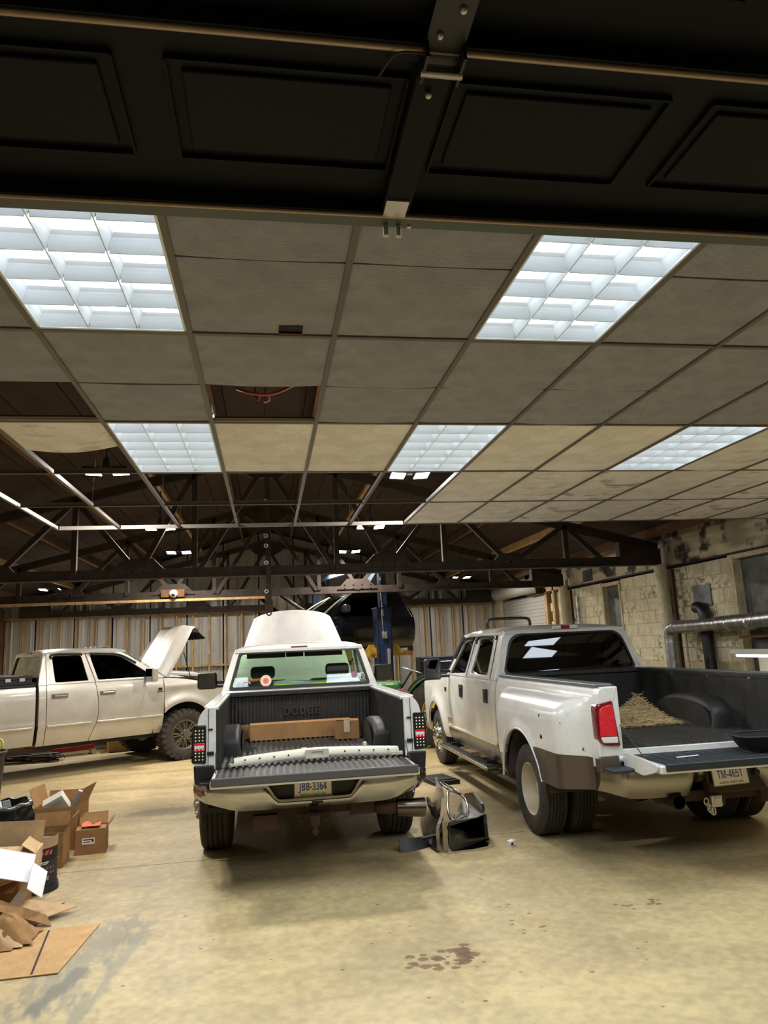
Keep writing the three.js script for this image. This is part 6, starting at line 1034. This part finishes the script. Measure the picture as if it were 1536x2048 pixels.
  // open carton perched on the bucket, with a white panel across it
  const b4 = thing('cardboard_box', 'open brown carton with a raised flap, stacked in front of the black bucket', 'box', [-1.93, 0.262, -6.2], 0.1);
  openBox(b4, 0.36, 0.15, 0.3, 0, MT.card, [['b', 1.45, 0.17], ['r', 2.6, 0.12], ['f', 2.9, 0.12]]); b4.rotation.z = -0.06;
  const b6 = thing('cardboard_box', 'crushed brown carton under the open carton and white sheet', 'box', [-2.0, 0, -6.22], -0.05); part(b6, 'carton', [bx(0.36, 0.22, 0.26, 0, 0.11, 0, 0.02)], MT.cardDark); part(b6, 'loose_flap', [bx(0.3, 0.005, 0.12, 0.02, 0.2, 0.18, 0, 0.6)], MT.cardDark);
  const pn = thing('corrugated_sheet', 'white corrugated panel slanting across the open carton', 'panel', [-1.9, 0.4, -5.87], 0.1); part(pn, 'sheet', [bx(0.44, 0.008, 0.24, 0, 0, 0, 0.002, 0.62, 0, -0.4), bx(0.14, 0.007, 0.22, 0.25, -0.13, 0.03, 0.002, 0.62, 0, -0.9)], std(0xe6e5e2, 0.7));
  const ls = thing('cardboard_strip', 'pale folded cardboard strip leaning below the white panel', 'cardboard', [-1.78, 0.15, -5.93]); part(ls, 'strip', [bx(0.06, 0.36, 0.006, 0, 0, 0, 0.002, -0.25, 0, -0.62)], std(0xd6cdb8, 0.8)); 
  const ls2 = thing('cardboard_strip', 'brown folded cardboard edge under the open carton', 'cardboard', [-1.99, 0.24, -6.0]); part(ls2, 'strip', [bx(0.5, 0.05, 0.006, 0, 0, 0, 0.001, -0.3, 0, 0.32), bx(0.5, 0.006, 0.06, 0.0, -0.035, 0.03, 0.001, -0.3, 0, 0.34)], MT.card);
  // flat and crumpled cardboard
  const sheet = (name, label, pts, y, mat, at, tilt = [0, 0, 0], th = 0.006) => { const o = thing(name, label, 'cardboard', at); part(o, 'sheet', [ex(pts, th, 0.001).rotateX(-Math.PI / 2).applyMatrix4(new THREE.Matrix4().makeRotationFromEuler(new THREE.Euler(...tilt))).translate(0, y, 0)], mat); return o; };
  const fl = sheet('cardboard_sheet', 'large flat cardboard sheet on the floor with a dark cut across it', [[-0.62, -0.4], [0.0, -0.39], [0.07, 0.38], [-0.62, 0.36]], 0.006, MT.cardPale, [-1.24, 0, -5.28]);
  part(fl, 'cut_line', [bx(0.012, 0.002, 0.72, -0.2, 0.0102, 0.02, 0, 0, 0.14)], std(0x2a2622, 0.9));
  sheet('cardboard_sheet', 'small cardboard flap lying past the bucket', [[-0.3, -0.08], [0.02, -0.1], [0.1, 0.1], [-0.3, 0.06]], 0.008, MT.card, [-1.64, 0, -6.12]);
  sheet('cardboard_sheet', 'pointed cardboard flap propped up at the edge of the flat sheet', [[-0.3, -0.1], [0.0, -0.12], [0.16, 0.06], [-0.2, 0.12]], 0.05, MT.card, [-1.56, 0, -5.93], [0.12, 0, -0.16]);
  sheet('cardboard_sheet', 'long folded cardboard piece slanting down to the floor', [[-0.42, -0.05], [0.26, -0.06], [0.2, 0.03], [-0.4, 0.06]], 0.12, MT.cardDark, [-1.74, 0, -5.74], [0.35, 0, -0.42]);
  const cr = thing('paper_heap', 'crumpled brown packing paper heaped on the flat cardboard', 'paper', [-1.78, 0, -5.44]);
  for (let k = 0; k < 3; k++) { const s1 = k * 3.7; part(cr, 'paper_sheet', [surf(14, 14, (u, v) => { const a = 2 * u - 1, b = 2 * v - 1, h = fbm(N1, u * 5 + s1, v * 5 + s1, 3), e = Math.max(0, 1 - a * a) * Math.max(0, 1 - b * b); const q = Math.abs(Math.sin(h * 12)); return [a * 0.2 + 0.05 * (k - 1) + 0.05 * (N2(u * 4 + s1, v * 4) - 0.5), 0.016 + e * (0.04 + 0.035 * k) + 0.05 * q * e + 0.004 * k, b * 0.14 - 0.03 * k]; })], [MT.cardDark, MT.card, MT.cardDark][k]); }
  // trash can with a black bag
  const tc = thing('trash_can', 'green trash can lined with a black bag full of rubbish', 'trash can', [-2.3, 0, -6.97]);
  part(tc, 'can', [cy(0.24, 0.2, 0.5, 0, 0.25, 0, 'y', 32, true), cy(0.2, 0.2, 0.01, 0, 0.005, 0, 'y', 32)], std(0x1e3326, 0.6));
  part(tc, 'bin_bag', [surf(48, 14, (u, v) => { const a = 2 * Math.PI * u, f = 0.03 * (N1(u * 22, v * 3, 22) - 0.5) + 0.02 * Math.sin(a * 9 + v * 4); const r = v < 0.55 ? 0.24 + f + 0.03 * Math.sin(v * 5.5) : 0.265 + f * 0.6 - 0.09 * smooth(0.6, 1, v); const y = v < 0.55 ? 0.3 + 0.5 * v + f : 0.575 + 0.05 * Math.sin((v - 0.55) / 0.45 * Math.PI) - 0.1 * smooth(0.75, 1, v) + f * 0.5; return [r * Math.cos(a), y, r * Math.sin(a)]; })], phys(0x0a0a0b, 0.28, 0, {}));
  part(tc, 'rubbish', [surf(16, 16, (u, v) => { const a = 2 * Math.PI * u, r = 0.22 * v; return [r * Math.cos(a), 0.5 + 0.06 * N2(u * 6, v * 5, 6) , r * Math.sin(a)]; })], std(0x3a3f48, 0.7)); part(tc, 'paper_scrap', [bx(0.2, 0.006, 0.16, -0.06, 0.575, 0.03, 0.001, 0.3, 0.4, 0.2), bx(0.06, 0.14, 0.004, 0.06, 0.57, -0.05, 0.001, 0.3, 0.2, 0.1)], std(0xc9c8c6, 0.8));
  // black rolling bin with a looped hose at the picture edge
  const bb = thing('waste_bin', 'black wheeled bin with a lime hose loop, at the edge by the silver truck', 'bin', [-3.62, 0, -10.4]);
  part(bb, 'bin_body', [cy(0.24, 0.19, 0.62, 0, 0.36, 0, 'y', 28)], MT.trimBlack); part(bb, 'bin_rim', [new THREE.TorusGeometry(0.245, 0.02, 8, 32).rotateX(Math.PI / 2).translate(0, 0.67, 0)], MT.trimBlack); part(bb, 'caster', [cy(0.05, 0.05, 0.03, 0.14, 0.05, 0.1, 'x'), cy(0.05, 0.05, 0.03, -0.14, 0.05, 0.1, 'x'), cy(0.05, 0.05, 0.03, 0, 0.05, -0.14, 'x')], MT.alu);
  part(bb, 'hose_loop', [new THREE.TorusGeometry(0.07, 0.012, 8, 24).translate(0.14, 0.77, 0.0)], std(0xb9c63a, 0.5));
  // under and beyond the silver truck
  const j = thing('floor_jack', 'long red floor jack lying beyond the silver truck', 'jack', [-3.75, 0, -15.3], 0.35);
  part(j, 'frame', [bx(0.75, 0.08, 0.04, 0, 0.13, 0.12, 0.01, 0, 0, 0.04), bx(0.75, 0.08, 0.04, 0, 0.13, -0.12, 0.01, 0, 0, 0.04)], std(0x9c1420, 0.4)); part(j, 'lift_arm', [bx(0.4, 0.06, 0.1, 0.1, 0.16, 0, 0.01)], MT.rust); for (const x of [-0.35, 0.36]) part(j, 'wheel', [cy(0.05, 0.05, 0.3, x, 0.05, 0, 'z')], MT.alu); part(j, 'handle', [rod([-0.3, 0.16, 0], [-0.85, 0.22, 0], 0.018)], std(0x9c1420, 0.4));
  const b5 = thing('cardboard_box', 'brown cardboard box on the floor beyond the silver truck', 'box', [-2.85, 0, -15.55], 0.3); part(b5, 'carton', [bx(0.62, 0.24, 0.4, 0, 0.12, 0, 0.006)], MT.card); part(b5, 'torn_edge', [bx(0.05, 0.05, 0.1, 0.28, 0.26, 0.1, 0, 0, 0, 0.5)], MT.card);
  const wl = thing('cable_heap', 'tangled heap of black hoses and wiring beyond the silver truck', 'hoses', [-4.5, 0, -14.6]); { const s0 = seed; seed = 31; for (let i = 0; i < 9; i++) { const pts = []; for (let k = 0; k < 7; k++) pts.push([rr(-0.55, 0.75), rr(0.02, 0.13), rr(-0.2, 0.2)]); part(wl, 'hose', [tb(pts, rr(0.008, 0.018), 48, 6)], i % 3 ? MT.trimBlack : MT.rust); } seed = s0; }
  const rb = thing('ribbon', 'small pink ribbon tied on the white truck bed rail', 'ribbon', [1.215, 1.378, -6.75]); part(rb, 'bow', [surf(10, 3, (u, v) => { const a = 2 * Math.PI * u; return [0.03 * Math.cos(a) * (0.4 + 0.6 * v), 0.004 + 0.016 * Math.abs(Math.sin(a * 2)) + 0.012 * v, 0.03 * Math.sin(a) * (0.4 + 0.6 * v)]; })], std(0xc23a62, 0.7));
}
renderer.render(scene, camera);
